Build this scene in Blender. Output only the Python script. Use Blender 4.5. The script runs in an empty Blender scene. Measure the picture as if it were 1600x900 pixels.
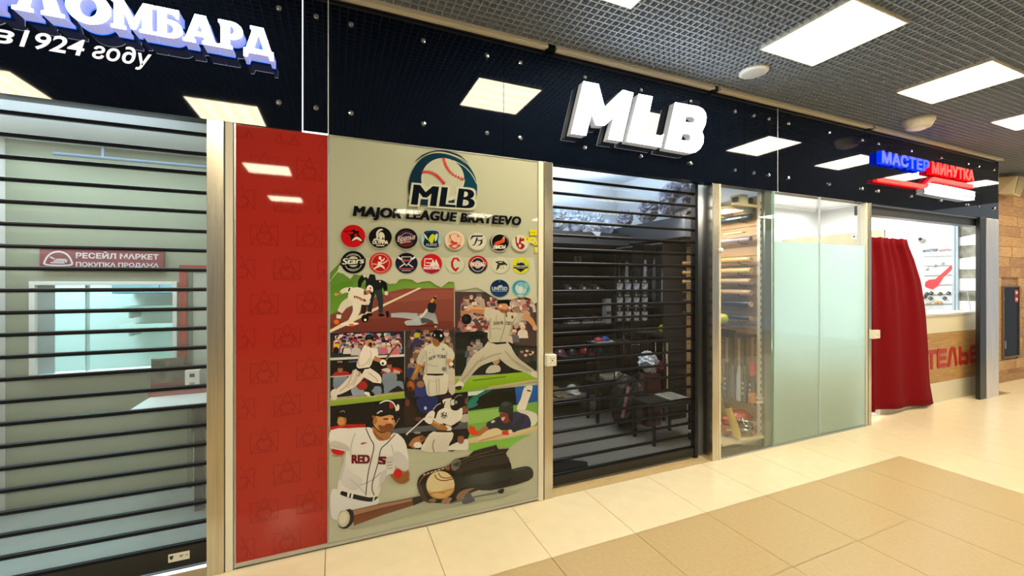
import bpy, math, random, colorsys
from math import sin, cos, pi, radians, atan2, hypot, sqrt
from mathutils import Vector, Matrix
from mathutils.geometry import tessellate_polygon

SC = bpy.context.scene
COL = SC.collection
R = random.Random(7)

# ------------------------------------------------------------------ camera
FPX, YAW, HORIZON, DIST, EYE = 652.0, radians(23.0), 441.5, 2.685, 1.568
cam_data = bpy.data.cameras.new('camera')
cam_data.sensor_width = 36.0
cam_data.lens = FPX / 1600.0 * 36.0
cam_data.shift_y = (HORIZON - 450.0) / 1600.0
cam_data.clip_start = 0.05
cam = bpy.data.objects.new('camera', cam_data)
COL.objects.link(cam)
cam.location = (0, -DIST, EYE)
cam.rotation_euler = (radians(90), 0, -YAW)
SC.camera = cam

# ------------------------------------------------------------------ world, exposure
SC.view_settings.view_transform = 'Standard'
SC.view_settings.look = 'None'
SC.view_settings.exposure = 0.18
SC.view_settings.gamma = 1.0
SC.view_settings.use_curve_mapping = False
LAMP = (33.0, 28.4, 19.6)          # radiance of the corridor ceiling panels
world = bpy.data.worlds.new('world')
SC.world = world
world.use_nodes = True
bg = world.node_tree.nodes['Background']
bg.inputs[0].default_value = (0.85, 0.93, 1.0, 1)
bg.inputs[1].default_value = 0.5   # daylight of the open mall beyond the corridor


def area(name, loc, size, power, color, rot=(0, 0, 0), size_y=None):
    d = bpy.data.lights.new(name, 'AREA')
    d.energy = power
    d.color = color
    d.size = size
    if size_y:
        d.shape = 'RECTANGLE'
        d.size_y = size_y
    o = bpy.data.objects.new(name, d)
    COL.objects.link(o)
    o.location = loc
    o.rotation_euler = rot
    return o


area('pawnshop_room_light', (-1.9, 0.72, 2.52), 2.2, 30, (0.86, 0.97, 1.0), size_y=0.7)
area('cash_office_light', (-1.6, 2.2, 2.52), 2.0, 130, (0.75, 0.97, 1.0), size_y=1.0)
area('pawnshop_ceiling_fill', (-1.9, 0.45, 2.22), 2.0, 4.5, (0.72, 0.86, 1.0), rot=(radians(180), 0, 0), size_y=0.25)  # unseen uplight added to brighten the pawnshop ceiling
area('tailor_room_light', (6.2, 1.3, 2.85), 3.6, 135, (1.0, 0.98, 0.95), size_y=1.6)
area('sports_shop_top_fill', (2.4, 1.35, 2.62), 1.6, 42, (0.66, 0.83, 1.0), rot=(radians(180), 0, 0), size_y=1.2)  # unseen uplight added for the bluish brightness of the upper walls
area('sports_shop_room_fill', (2.2, 0.9, 2.42), 1.2, 15, (1.0, 0.93, 0.85), size_y=0.8)  # unseen fill added so the dark shop's contents show
area('bat_display_fill', (3.30, 0.40, 2.22), 0.3, 11, (1.0, 0.93, 0.82), rot=(0, radians(-40), 0), size_y=0.5)  # unseen fill light, added and aimed to brighten the bats


# ------------------------------------------------------------------ pixel -> place helpers
CY, SY = cos(YAW), sin(YAW)


def _ray(px, py):
    a, b = (px - 800.0) / FPX, -(py - HORIZON) / FPX
    return SY + a * CY, CY - a * SY, b


def at(px, py, y=0.0):
    """point of the photograph on the vertical plane at depth y -> (x, z)"""
    r = _ray(px, py)
    t = (y + DIST) / r[1]
    return r[0] * t, EYE + r[2] * t


def atx(px, py, x):
    """point of the photograph on the side wall at x -> (y, z)"""
    r = _ray(px, py)
    t = x / r[0]
    return r[1] * t - DIST, EYE + r[2] * t


# ------------------------------------------------------------------ materials
def lin(c):
    if isinstance(c, str):
        c = [int(c[i:i + 2], 16) / 255.0 for i in (0, 2, 4)]
    return tuple(v / 12.92 if v <= 0.04045 else ((v + 0.055) / 1.055) ** 2.4 for v in c)


def node_mat(name):
    m = bpy.data.materials.new(name)
    m.use_nodes = True
    nt = m.node_tree
    return m, nt, nt.nodes['Principled BSDF'], nt.nodes['Material Output']


def pm(name, color, rough=0.5, metal=0.0, spec=0.5, coat=0.0, noise=None, bump=None, attr=False, gain=1.0):
    """principled material; noise=(scale, amount[, stretch]) varies the colour, bump=(scale, strength)"""
    m, nt, b, out = node_mat(name)
    c = lin(color) if isinstance(color, str) else color
    c = tuple(v * gain for v in c)
    b.inputs['Base Color'].default_value = (*c, 1)
    b.inputs['Roughness'].default_value = rough
    b.inputs['Metallic'].default_value = metal
    b.inputs['Specular IOR Level'].default_value = spec
    b.inputs['Coat Weight'].default_value = coat
    b.inputs['Coat Roughness'].default_value = 0.02
    tc = nt.nodes.new('ShaderNodeTexCoord')
    if attr:
        a = nt.nodes.new('ShaderNodeVertexColor')
        a.layer_name = 'Col'
        nt.links.new(a.outputs[0], b.inputs['Base Color'])
    if noise:
        n = nt.nodes.new('ShaderNodeTexNoise')
        n.inputs['Scale'].default_value = noise[0]
        n.inputs['Detail'].default_value = 5
        mp = nt.nodes.new('ShaderNodeMapping')
        if len(noise) > 2:
            mp.inputs['Scale'].default_value = noise[2]
        nt.links.new(tc.outputs['Object'], mp.inputs[0])
        nt.links.new(mp.outputs[0], n.inputs['Vector'])
        r = nt.nodes.new('ShaderNodeValToRGB')
        k = noise[1]
        r.color_ramp.elements[0].color = (*[v * (1 - k) for v in c], 1)
        r.color_ramp.elements[1].color = (*[min(1, v * (1 + k)) for v in c], 1)
        r.color_ramp.elements[0].position = 0.3
        r.color_ramp.elements[1].position = 0.7
        nt.links.new(n.outputs[0], r.inputs[0])
        nt.links.new(r.outputs[0], b.inputs['Base Color'])
    if bump:
        n2 = nt.nodes.new('ShaderNodeTexNoise')
        n2.inputs['Scale'].default_value = bump[0]
        n2.inputs['Detail'].default_value = 3
        nt.links.new(tc.outputs['Object'], n2.inputs['Vector'])
        bp = nt.nodes.new('ShaderNodeBump')
        bp.inputs['Strength'].default_value = bump[1]
        bp.inputs['Distance'].default_value = 0.01
        nt.links.new(n2.outputs[0], bp.inputs['Height'])
        nt.links.new(bp.outputs[0], b.inputs['Normal'])
    return m


def emit(name, color, strength=1.0, base=(0.8, 0.8, 0.8)):
    m, nt, b, out = node_mat(name)
    b.inputs['Base Color'].default_value = (*base, 1)
    b.inputs['Emission Color'].default_value = (*color, 1)
    b.inputs['Emission Strength'].default_value = strength
    return m


def sheet(name, tint, clear, body, gloss=0.08, rough=0.05, translucent=False):
    """clear or frosted sheet: transparent + scattering + mirror share"""
    m = bpy.data.materials.new(name)
    m.use_nodes = True
    nt = m.node_tree
    nt.nodes.clear()
    out = nt.nodes.new('ShaderNodeOutputMaterial')
    tr = nt.nodes.new('ShaderNodeBsdfTransparent')
    tr.inputs[0].default_value = (*tint, 1)
    df = nt.nodes.new('ShaderNodeBsdfTranslucent' if translucent else 'ShaderNodeBsdfDiffuse')
    df.inputs[0].default_value = (*body, 1)
    gl = nt.nodes.new('ShaderNodeBsdfGlossy')
    gl.inputs['Roughness'].default_value = rough
    mix1 = nt.nodes.new('ShaderNodeMixShader')
    mix1.inputs[0].default_value = clear
    if translucent:
        d2 = nt.nodes.new('ShaderNodeBsdfDiffuse')
        d2.inputs[0].default_value = (*body, 1)
        m0 = nt.nodes.new('ShaderNodeMixShader')
        m0.inputs[0].default_value = 0.34
        nt.links.new(df.outputs[0], m0.inputs[1])
        nt.links.new(d2.outputs[0], m0.inputs[2])
        df = m0
    nt.links.new(df.outputs[0], mix1.inputs[1])
    nt.links.new(tr.outputs[0], mix1.inputs[2])
    fr = nt.nodes.new('ShaderNodeFresnel')
    fr.inputs[0].default_value = 1.45
    ml = nt.nodes.new('ShaderNodeMath')
    ml.operation = 'MULTIPLY_ADD'
    ml.inputs[1].default_value = gloss * 8
    ml.inputs[2].default_value = gloss * 0.1
    ml.use_clamp = True
    nt.links.new(fr.outputs[0], ml.inputs[0])
    mix2 = nt.nodes.new('ShaderNodeMixShader')
    nt.links.new(ml.outputs[0], mix2.inputs[0])
    nt.links.new(mix1.outputs[0], mix2.inputs[1])
    nt.links.new(gl.outputs[0], mix2.inputs[2])
    nt.links.new(mix2.outputs[0], out.inputs[0])
    return m


def steel(name, color, rough):
    m = pm(name, color, rough, metal=1.0, noise=(3.0, 0.12, (30, 30, 0.7)))
    return m


M = dict(
    tile_light=pm('polished_cream_tile', 'eddfc0', 0.16, spec=0.5, noise=(9, 0.03)),
    tile_beige=pm('satin_beige_tile', 'c2ab82', 0.30, spec=0.4, noise=(40, 0.05)),
    grout=pm('grout', '8d7c58', 0.9),
    threshold=pm('threshold_stone', 'c9b184', 0.4, noise=(30, 0.06)),
    ceil_void=pm('ceiling_void_paint', '101317', 0.95),
    grille=pm('grille_paint', '98a2ae', 0.5),
    white=pm('white_paint', 'e9e9e6', 0.6),
    black_glass=pm('black_back_painted_glass', (.0014, .0034, .010), 0.03, spec=0.42),
    black=pm('black_powder_coat', '0b0d0f', 0.35),
    rail=pm('black_shutter_rail', '050608', 0.35, spec=0.22),
    steel=steel('brushed_steel', 'c9c2b2', 0.27),
    steel_lit=steel('brushed_lit_steel', 'e2dfde', 0.42),  # brighter copy of the steel, mirrored corridor light put into its colour
    chrome=pm('chrome', 'dcdcdc', 0.12, metal=1.0),
    cream=pm('cream_aluminium', 'ddd8c6', 0.45),
    alu=pm('aluminium', 'b9bdbd', 0.35, metal=0.9),
    red=pm('red_glass_panel', 'a42a21', 0.03, spec=0.4),
    redline=pm('dark_red_print', '932019', 0.03, spec=0.4),
    edge_light=pm('bright_glass_edge', 'cfdbe0', 0.2),
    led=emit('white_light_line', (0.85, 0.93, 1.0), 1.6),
    wall_grey=pm('grey_green_wall_paint', '8b937f', 0.8, noise=(4, 0.04)),
    wall_white=pm('shop_white_wall', 'e8e9ea', 0.75),
    wall_dark=pm('dark_wall_paint', '2b2b2c', 0.9, noise=(5, 0.15)),
    wood=pm('oak_laminate', 'b08a55', 0.5, noise=(4, 0.22, (1.2, 1, 9))),
    wood_pale=pm('pale_wood_strip', 'a89c7c', 0.6, noise=(6, 0.12, (12, 1, 0.6))),
    stone=pm('travertine', 'b88d55', 0.45, noise=(5, 0.28, (1.5, 1, 9))),
    stone2=pm('travertine_pale', 'c49c64', 0.45, noise=(6, 0.25, (1.3, 1, 8))),
    stone3=pm('travertine_brown', 'a67c4a', 0.45, noise=(6, 0.28, (1.3, 1, 8))),
    curtain=pm('red_curtain_cloth', '780310', 0.8, spec=0.1, noise=(60, 0.1)),
    grey_floor=pm('grey_carpet_tile', '6f6d66', 0.9, noise=(50, 0.1)),
    blue_floor=pm('grey_blue_floor_tile', '96a3a3', 0.5, noise=(12, 0.06)),
    plastic_white=pm('white_plastic', 'e6e3d6', 0.4),
    dark_hole=pm('dark_hole', '3a362f', 0.7),
)


# ------------------------------------------------------------------ mesh builder
def curve_pts(pts, n=6, closed=True):
    """Catmull-Rom through the points"""
    out = []
    k = len(pts)
    rng = k if closed else k - 1
    for i in range(rng):
        if closed:
            p0, p1, p2, p3 = pts[i - 1], pts[i], pts[(i + 1) % k], pts[(i + 2) % k]
        else:
            p0, p1, p2, p3 = pts[max(i - 1, 0)], pts[i], pts[i + 1], pts[min(i + 2, k - 1)]
        for s in range(n):
            t = s / n
            out.append(tuple(0.5 * (2 * b + (c - a) * t + (2 * a - 5 * b + 4 * c - d) * t * t + (3 * b - a - 3 * c + d) * t ** 3)
                             for a, b, c, d in zip(p0, p1, p2, p3)))
    if not closed:
        out.append(tuple(pts[-1]))
    return out


class MB:
    def __init__(self):
        self.v, self.f, self.c = [], [], []
        self.smooth = False

    def add(self, vs, fs, col=None):
        o = len(self.v)
        self.v += [tuple(p) for p in vs]
        self.f += [tuple(i + o for i in f) for f in fs]
        self.c += [col] * len(fs)
        return self

    def box(self, x0, y0, z0, x1, y1, z1, col=None):
        vs = [(x, y, z) for x in (x0, x1) for y in (y0, y1) for z in (z0, z1)]
        return self.add(vs, [(0, 1, 3, 2), (4, 6, 7, 5), (0, 4, 5, 1), (2, 3, 7, 6), (0, 2, 6, 4), (1, 5, 7, 3)], col)

    def obox(self, c, hx, hy, hz, rot=0.0, tilt=None):
        m = Matrix.Rotation(rot, 3, 'Z')
        if tilt:
            m = m @ Matrix.Rotation(tilt[0], 3, 'X') @ Matrix.Rotation(tilt[1], 3, 'Y')
        vs = [Vector(c) + m @ Vector((x * hx, y * hy, z * hz)) for x in (-1, 1) for y in (-1, 1) for z in (-1, 1)]
        return self.add(vs, [(0, 1, 3, 2), (4, 6, 7, 5), (0, 4, 5, 1), (2, 3, 7, 6), (0, 2, 6, 4), (1, 5, 7, 3)])

    def prism(self, outer, y0, y1, holes=()):
        """outline of (x, z) extruded from y0 (front) to y1"""
        loops = [list(outer)] + [list(h) for h in holes]
        flat = [p for l in loops for p in l]
        tri = tessellate_polygon([[Vector((p[0], p[1], 0)) for p in l] for l in loops])
        n = len(flat)
        vs = [(p[0], y0, p[1]) for p in flat] + [(p[0], y1, p[1]) for p in flat]
        fs = []
        for t in tri:
            a, b, c = (flat[i] for i in t)
            ccw = (b[0] - a[0]) * (c[1] - a[1]) - (b[1] - a[1]) * (c[0] - a[0]) > 0
            t = t if ccw else t[::-1]
            fs.append(tuple(t))
            fs.append(tuple(i + n for i in t[::-1]))
        o = 0
        for l in loops:
            k = len(l)
            for i in range(k):
                a, b = o + i, o + (i + 1) % k
                fs.append((a, a + n, b + n, b))
            o += k
        return self.add(vs, fs)

    def tube(self, pts, r, n=8, cap=True):
        pts = [Vector(p) for p in pts]
        rs = r if isinstance(r, (list, tuple)) else [r] * len(pts)
        vs, fs = [], []
        up = None
        for i, p in enumerate(pts):
            d = (pts[min(i + 1, len(pts) - 1)] - pts[max(i - 1, 0)])
            if d.length < 1e-9:
                d = Vector((0, 0, 1))
            d.normalize()
            if up is None:
                up = d.orthogonal().normalized()
            up = (up - d * up.dot(d))
            up = up.normalized() if up.length > 1e-6 else d.orthogonal().normalized()
            w = d.cross(up)
            for k in range(n):
                a = 2 * pi * k / n
                vs.append(p + (up * cos(a) + w * sin(a)) * rs[i])
        for i in range(len(pts) - 1):
            for k in range(n):
                a, b = i * n + k, i * n + (k + 1) % n
                fs.append((a, b, b + n, a + n))
        if cap:
            fs.append(tuple(range(n))[::-1])
            fs.append(tuple(range((len(pts) - 1) * n, len(pts) * n)))
        return self.add(vs, fs)

    def lathe(self, prof, n=24, axis='Z', c=(0, 0, 0)):
        """profile of (radius, height) turned about an axis through c"""
        vs, fs = [], []
        for r, h in prof:
            for k in range(n):
                a = 2 * pi * k / n
                p = (r * cos(a), r * sin(a), h)
                if axis == 'Y':
                    p = (p[0], p[2], -p[1])
                elif axis == 'X':
                    p = (p[2], p[1], -p[0])
                vs.append((p[0] + c[0], p[1] + c[1], p[2] + c[2]))
        for i in range(len(prof) - 1):
            for k in range(n):
                a, b = i * n + k, i * n + (k + 1) % n
                fs.append((a, b, b + n, a + n))
        fs.append(tuple(range(n))[::-1])
        fs.append(tuple(range((len(prof) - 1) * n, len(prof) * n)))
        return self.add(vs, fs)

    def ell(self, c, rx, ry, rz, nu=16, nv=10, lo=-1.0, hi=1.0, fn=None):
        vs, fs = [], []
        for j in range(nv + 1):
            s = lo + (hi - lo) * j / nv
            a = s * pi / 2
            for i in range(nu):
                t = 2 * pi * i / nu
                p = Vector((cos(a) * cos(t), cos(a) * sin(t), sin(a)))
                k = fn(p) if fn else 1.0
                vs.append((c[0] + p.x * rx * k, c[1] + p.y * ry * k, c[2] + p.z * rz * k))
        for j in range(nv):
            for i in range(nu):
                a, b = j * nu + i, j * nu + (i + 1) % nu
                fs.append((a, b, b + nu, a + nu))
        if lo > -1:
            fs.append(tuple(range(nu))[::-1])
        return self.add(vs, fs)

    def mesh(self, name, mat, off=(0, 0, 0), smooth=False, gain=1.0):
        me = bpy.data.meshes.new(name)
        me.from_pydata([(x - off[0], y - off[1], z - off[2]) for x, y, z in self.v], [], self.f)
        me.materials.append(mat)
        if any(c is not None for c in self.c):
            at_ = me.color_attributes.new('Col', 'FLOAT_COLOR', 'CORNER')
            data = []
            for f, c in zip(self.f, self.c):
                if c is None:
                    c = (0.5, 0.5, 0.5)
                if isinstance(c[0], (tuple, list)):
                    for q in c:
                        data += [min(q[0] * gain, .92), min(q[1] * gain, .92), min(q[2] * gain, .92), 1]
                else:
                    data += [min(c[0] * gain, .92), min(c[1] * gain, .92), min(c[2] * gain, .92), 1] * len(f)
            at_.data.foreach_set('color', data)
        if smooth:
            me.polygons.foreach_set('use_smooth', [True] * len(me.polygons))
        me.update()
        return me

    def build(self, name, mat, parent=None, smooth=False, bevel=0.0, gain=1.0, label=None):
        off = (0, 0, 0)
        if parent is not None:
            p, off = parent, Vector((0, 0, 0))
            while p is not None:
                off = off + p.location
                p = p.parent
        me = self.mesh(name, mat, off, smooth, gain)
        o = bpy.data.objects.new(name, me)
        COL.objects.link(o)
        if parent is not None:
            o.parent = parent
        if bevel:
            b = o.modifiers.new('soft edge', 'BEVEL')
            b.width = bevel
            b.segments = 2
            b.limit_method = 'ANGLE'
        if label:
            o['label'] = label
        return o


def tag(o, label, cat, group=None, kind=None):
    o['label'] = label
    o['category'] = cat
    if group:
        o['group'] = group
    if kind:
        o['kind'] = kind
    return o


def thing(name, label, cat, loc=(0, 0, 0), group=None):
    o = bpy.data.objects.new(name, None)
    COL.objects.link(o)
    o.location = loc
    o.empty_display_size = 0.1
    bpy.context.view_layer.update if False else None
    return tag(o, label, cat, group)


def struct(o, label):
    o['kind'] = 'structure'
    o['label'] = label
    return o


def dup(root, loc, label, group=None, rot=None):
    r = root.copy()
    COL.objects.link(r)
    r.location = loc
    if rot is not None:
        r.rotation_euler = rot
    r['label'] = label
    if group:
        r['group'] = group
    for ch in list(root.children):
        c = ch.copy()
        COL.objects.link(c)
        c.parent = r
        for g in ch.children:
            d = g.copy()
            COL.objects.link(d)
            d.parent = c
    return r


def share(o, parent, loc):
    """a further piece sharing the mesh of o"""
    c = o.copy()
    COL.objects.link(c)
    c.parent = parent
    c.location = loc
    return c


def text_shape(body, fat=0.0, shear=0.0, depth=0.0, spacing=1.0):
    """vertices and faces of a line of lettering lying in (x, z), cap height about 0.7"""
    c = bpy.data.curves.new('lettering', 'FONT')
    c.body = body
    c.offset = fat
    c.shear = shear
    c.extrude = depth / 2
    c.space_character = spacing
    c.resolution_u = 4
    o = bpy.data.objects.new('lettering', c)
    COL.objects.link(o)
    dg = bpy.context.evaluated_depsgraph_get()
    dg.update()
    me = bpy.data.meshes.new_from_object(o.evaluated_get(dg))
    vs = [tuple(v.co) for v in me.vertices]
    fs = [tuple(p.vertices) for p in me.polygons]
    bpy.data.objects.remove(o)
    bpy.data.curves.remove(c)
    bpy.data.meshes.remove(me)
    return vs, fs


def text_fit(body, x0, x1, z0, z1, y=0.0, fat=0.0, shear=0.0, depth=0.0, spacing=1.0, full=False, heavy=0.0):
    """lettering stretched to fill the box; z0/z1 are baseline and cap height unless full"""
    vs, fs = text_shape(body, fat, shear, depth, spacing)
    if heavy:
        n, v0, f0 = len(vs), vs, fs
        vs, fs = [], []
        for i, (a, b) in enumerate([(u, w) for u in (-heavy, 0, heavy) for w in (-heavy, 0, heavy)]):
            vs += [(v[0] + a, v[1] + b, v[2] + i * 2e-4) for v in v0]
            fs += [tuple(k + i * n for k in f) for f in f0]
        fat = heavy
    ax, bx = min(v[0] for v in vs), max(v[0] for v in vs)
    if full:
        az, bz = min(v[1] for v in vs), max(v[1] for v in vs)
    else:
        az, bz = -fat, 0.728 + fat
    sx, sz = (x1 - x0) / (bx - ax), (z1 - z0) / (bz - az)
    out = [(x0 + (v[0] - ax) * sx, y - v[2], z0 + (v[1] - az) * sz) for v in vs]
    return out, fs
# ================================================================== SETTING
TS = 0.594
HC = 3.275
FB, FT = 2.44, 3.24               # fascia bottom and top
XL, XR = -3.6, 13.0

m = MB().box(XL, -9.5, -0.06, XR, 3.4, -0.012)
floor = struct(m.build('floor', M['grout']), 'mall floor of polished cream and beige tiles')
tl = MB().box(-.295, -.295, -.012, .295, .295, 0).mesh('tile', M['tile_light'])
tb = MB().box(-.295, -.295, -.012, .295, .295, 0).mesh('tile', M['tile_beige'])
rows = [(-0.29 - i * 0.588) for i in range(6)]
for j, yc in enumerate(rows):
    for k in range(-6, 21):
        xc = -0.05 + TS * (k + .5)
        beige = j >= 1 and xc < 4.70
        o = bpy.data.objects.new('tile', tb if beige else tl)
        COL.objects.link(o)
        o.parent = floor
        o.location = (xc, yc, 0)
for k in range(15, 21):
    o = bpy.data.objects.new('tile', tl)
    COL.objects.link(o)
    o.parent = floor
    o.location = (-0.05 + TS * (k + .5), 0.298, 0)
# floors of the shops and the rest of the corridor
m = MB().box(XL, -9.5, -.012, XR, -3.525, 0)
m.build('corridor_paving', M['tile_beige'], floor)
struct(MB().box(-3.6, .0, -.012, -.505, 3.0, .001).build('floor_pawnshop', M['blue_floor']), 'grey blue tiled floor behind the left roller shutter')
struct(MB().box(-.505, .13, -.012, 3.80, 3.0, .001).build('floor_sports_shop', M['grey_floor']), 'grey floor of the dark sports shop')
struct(MB().box(3.80, .0, -.012, 8.46, 3.0, .001).build('floor_tailor', M['tile_light']), 'cream floor of the tailor shop')
struct(MB().box(1.459, .0, -.012, 3.135, .13, .0015).build('threshold', M['threshold']), 'sandy stone threshold strip under the middle roller shutter')
struct(MB().box(-3.6, .0, -.012, -.629, .09, .0015).build('threshold', M['threshold']), 'sandy stone threshold strip under the left roller shutter')
struct(MB().box(-3.6, .09, -.012, -.629, .115, .004).build('threshold', M['led']), 'glowing strip added for the reflected light under the left roller shutter')  # glow imitates light reflected on the floor, not a lamp

# ceiling: dark void with an open cell grille
ceil = struct(MB().box(XL, -9.5, 3.80, XR, 3.2, 3.9).build('ceiling', M['ceil_void']), 'open cell grille ceiling under a dark void')
g = MB()
LAMPS = [(1.39, -.89), (3.15, -.89), (4.92, -.89), (6.70, -.89), (8.47, -.89), (10.2, -.89), (-.98, -2.27), (-2.70, -2.27),
         (-.92, -4.52), (-.92, -6.95), (1.62, -7.5), (3.40, -7.4), (5.2, -7.3), (7.0, -7.3), (6.6, -4.5), (8.6, -4.5), (10.4, -4.5)]  # last three are unseen panels added to light the corridor


def cut(lo, hi, spans):
    segs = [(lo, hi)]
    for a, b in spans:
        segs = [q for s, e in segs for q in ([(s, e)] if b <= s or a >= e else [(s, max(s, a)), (min(e, b), e)])]
    return [(s, e) for s, e in segs if e - s > .004]


GX0, GX1, GY0, GY1 = -3.6, 13.0, -3.3, -0.045
nx = int((GX1 - GX0) / .05)
for i in range(nx + 1):
    x = -3.572 + i * .05
    for a, b in cut(GY0, 0.37 if x > 8.5 else GY1, [(ly - .3, ly + .3) for lx, ly in LAMPS if abs(x - lx) < .3]):
        g.box(x - .0027, a, HC, x + .0027, b, HC + .042)
ny = int((.37 - GY0) / .05)
for i in range(ny + 1):
    y = .355 - i * .05
    lo = 8.5 if y > GY1 else GX0
    for a, b in cut(lo, GX1, [(lx - .3, lx + .3) for lx, ly in LAMPS if abs(y - ly) < .3]):
        g.box(a, y - .003, HC, b, y + .003, HC + .042)
# coarser blades far behind the viewer, seen only in reflections
for i in range(84):
    x = -3.55 + i * .2
    g.box(x - .004, -9.4, HC, x + .004, GY0, HC + .042)
for i in range(31):
    y = GY0 - i * .2
    g.box(GX0, y - .004, HC, GX1, y + .004, HC + .042)
go = g.build('grille', M['grille'], ceil)
go['kind'] = 'stuff'

# lamps
dm, nt, bb, _o = node_mat('lamp_diffuser')
tc = nt.nodes.new('ShaderNodeTexCoord')
sep = nt.nodes.new('ShaderNodeSeparateXYZ')
wv = nt.nodes.new('ShaderNodeMath'); wv.operation = 'MULTIPLY'; wv.inputs[1].default_value = 2 * pi / .145
sn = nt.nodes.new('ShaderNodeMath'); sn.operation = 'COSINE'
mu = nt.nodes.new('ShaderNodeMath'); mu.operation = 'MULTIPLY_ADD'; mu.inputs[1].default_value = .13; mu.inputs[2].default_value = 1.0
nt.links.new(tc.outputs['Object'], sep.inputs[0]); nt.links.new(sep.outputs[1], wv.inputs[0])
nt.links.new(wv.outputs[0], sn.inputs[0]); nt.links.new(sn.outputs[0], mu.inputs[0])
nt.links.new(mu.outputs[0], bb.inputs['Emission Strength'])
bb.inputs['Emission Color'].default_value = (*LAMP, 1)
M['diffuser'] = dm


def make_lamp(loc, label):
    t = thing('ceiling_light', label, 'ceiling light', loc, 'square light panels in the ceiling')
    x, y, z = loc
    f = MB()
    for a in ((-.3, -.3, .3, -.29), (-.3, .29, .3, .3), (-.3, -.29, -.29, .29), (.29, -.29, .3, .29)):
        f.box(x + a[0], y + a[1], z - .012, x + a[2], y + a[3], z + .05)
    f.build('frame', M['cream'], t)
    d = MB().box(x - .29, y - .29, z - .006, x + .29, y + .29, z + .012).build('diffuser', M['diffuser'], t)
    return t


lamp_labels = ['square ceiling light cut off by the top edge above the middle fascia', 'large square ceiling light by the round white speaker, nearest of the row',
               'second square ceiling light of the row, above the white dome detector', 'third square ceiling light, partly cut off at the right edge',
               'square ceiling light out of view before the broad end post, fifth of the row', 'square ceiling light out of view before the travertine wall, last of the row',
               'square ceiling light mirrored in the left fascia just above the steel post', 'square ceiling light mirrored at the left edge under the white lettering',
               'square ceiling light mirrored as the upper bright patch in the red panel', 'square ceiling light mirrored as the lower bright patch in the red panel',
               'square ceiling light mirrored as the left streak across the poster title', 'square ceiling light mirrored as the right streak across the poster title',
               'square ceiling light across the corridor facing the middle shutter, third from the left', 'square ceiling light across the corridor facing the frosted glass, farthest right',
               'unseen ceiling light added to the middle row facing the tailor opening, first from the left', 'unseen ceiling light added to the middle row facing the end post, second from the left',
               'unseen ceiling light added to the middle row facing the travertine wall, last of its row']
lamp0 = make_lamp((LAMPS[0][0], LAMPS[0][1], HC), lamp_labels[0])
for i, (lx, ly) in enumerate(LAMPS[1:], 1):
    o = dup(lamp0, (lx, ly, HC), lamp_labels[i], 'square light panels in the ceiling')
    if (lx, ly) in ((-.98, -2.27), (-2.70, -2.27)):
        for c_ in o.children:
            c_.rotation_euler = (0, 0, radians(90))

# ceiling edge trim over the fascia
for a, b in ((-3.6, 1.40), (1.475, 3.03), (3.10, 5.37), (5.43, 8.46)):
    t = MB().box(a, -.045, FT + .012, b, .06, HC + .012)
    t.box(a, -.052, FT + .004, b, -.03, FT + .018)
    struct(t.build('trim_1', M['cream']), 'beige metal edge strip between ceiling grille and black fascia')
for a, b in ((1.40, 1.475), (3.03, 3.10), (5.37, 5.43)):
    struct(MB().box(a, -.02, FT + .004, b, .06, HC + .05).build('trim_2', M['black']), 'dark gap piece in the ceiling edge strip')

struct(MB().box(XL, -9.6, 0, XR, -9.5, 3.8).build('wall_opposite', pm('opposite_wall_paint', '8a8378', .8)), 'plain wall across the corridor, behind the viewer')
# header wall behind the fascia, side and back walls of the shops
struct(MB().box(-3.6, .012, FB + .004, 8.45, .10, 3.8).build('wall_front', M['black']), 'black header wall behind the fascia glass')
struct(MB().box(-3.7, 1.23, 0, -1.90, 1.30, 3.8).build('wall_back_left', M['wall_grey']), 'grey green wall of the pawnshop left of its cash window')
w = MB().box(-1.90, 1.23, 0, -1.111, 1.30, .93).box(-1.90, 1.23, 1.56, -1.111, 1.30, 3.8).box(-1.111, 1.23, 0, -.45, 1.30, 3.8)
struct(w.build('wall_back_middle', M['wall_grey']), 'grey green wall of the pawnshop around its cash window')
struct(MB().box(-3.7, 2.9, 0, -.45, 3.0, 3.3).build('wall_back_office', M['wall_white']), 'white wall of the room behind the cash window')
struct(MB().box(-.50, .12, 0, -.40, 3.0, 3.8).build('wall_side_pawnshop', M['wall_grey']), 'partition between pawnshop and sports shop')
struct(MB().box(-.40, 2.29, 0, 3.80, 2.4, 3.8).build('wall_back', M['wall_white']), 'white back wall of the sports shop')
struct(MB().box(3.765, .06, 0, 3.82, 2.4, 3.8).build('wall_side_sports_shop', M['wall_white']), 'white partition between sports shop and tailor')
struct(MB().box(-.40, .13, 2.98, 3.80, 2.4, 3.05).build('ceiling_sports_shop', M['wall_white']), 'white ceiling inside the sports shop')
struct(MB().box(3.82, 2.3, 0, 8.5, 2.4, 3.2).build('wall_back_tailor', M['wall_white']), 'white back wall of the tailor shop')
struct(MB().box(8.42, .05, 0, 8.5, 2.3, 3.2).build('wall_side_tailor', M['wall_white']), 'white side wall of the tailor shop')
struct(MB().box(3.82, .10, 2.95, 8.5, 2.4, 3.0).build('ceiling_tailor', M['wall_white']), 'white ceiling of the tailor shop')
struct(MB().box(-3.7, .10, 2.54, -.5, 1.3, 2.6).box(-3.7, 1.3, 2.54, -.5, 3.0, 2.6).build('ceiling_pawnshop', M['wall_white']), 'white ceiling inside the pawnshop')
struct(MB().box(-3.7, .12, 0, -3.6, 3.0, 3.8).build('wall_left', M['wall_grey']), 'left side wall of the pawnshop')

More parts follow.
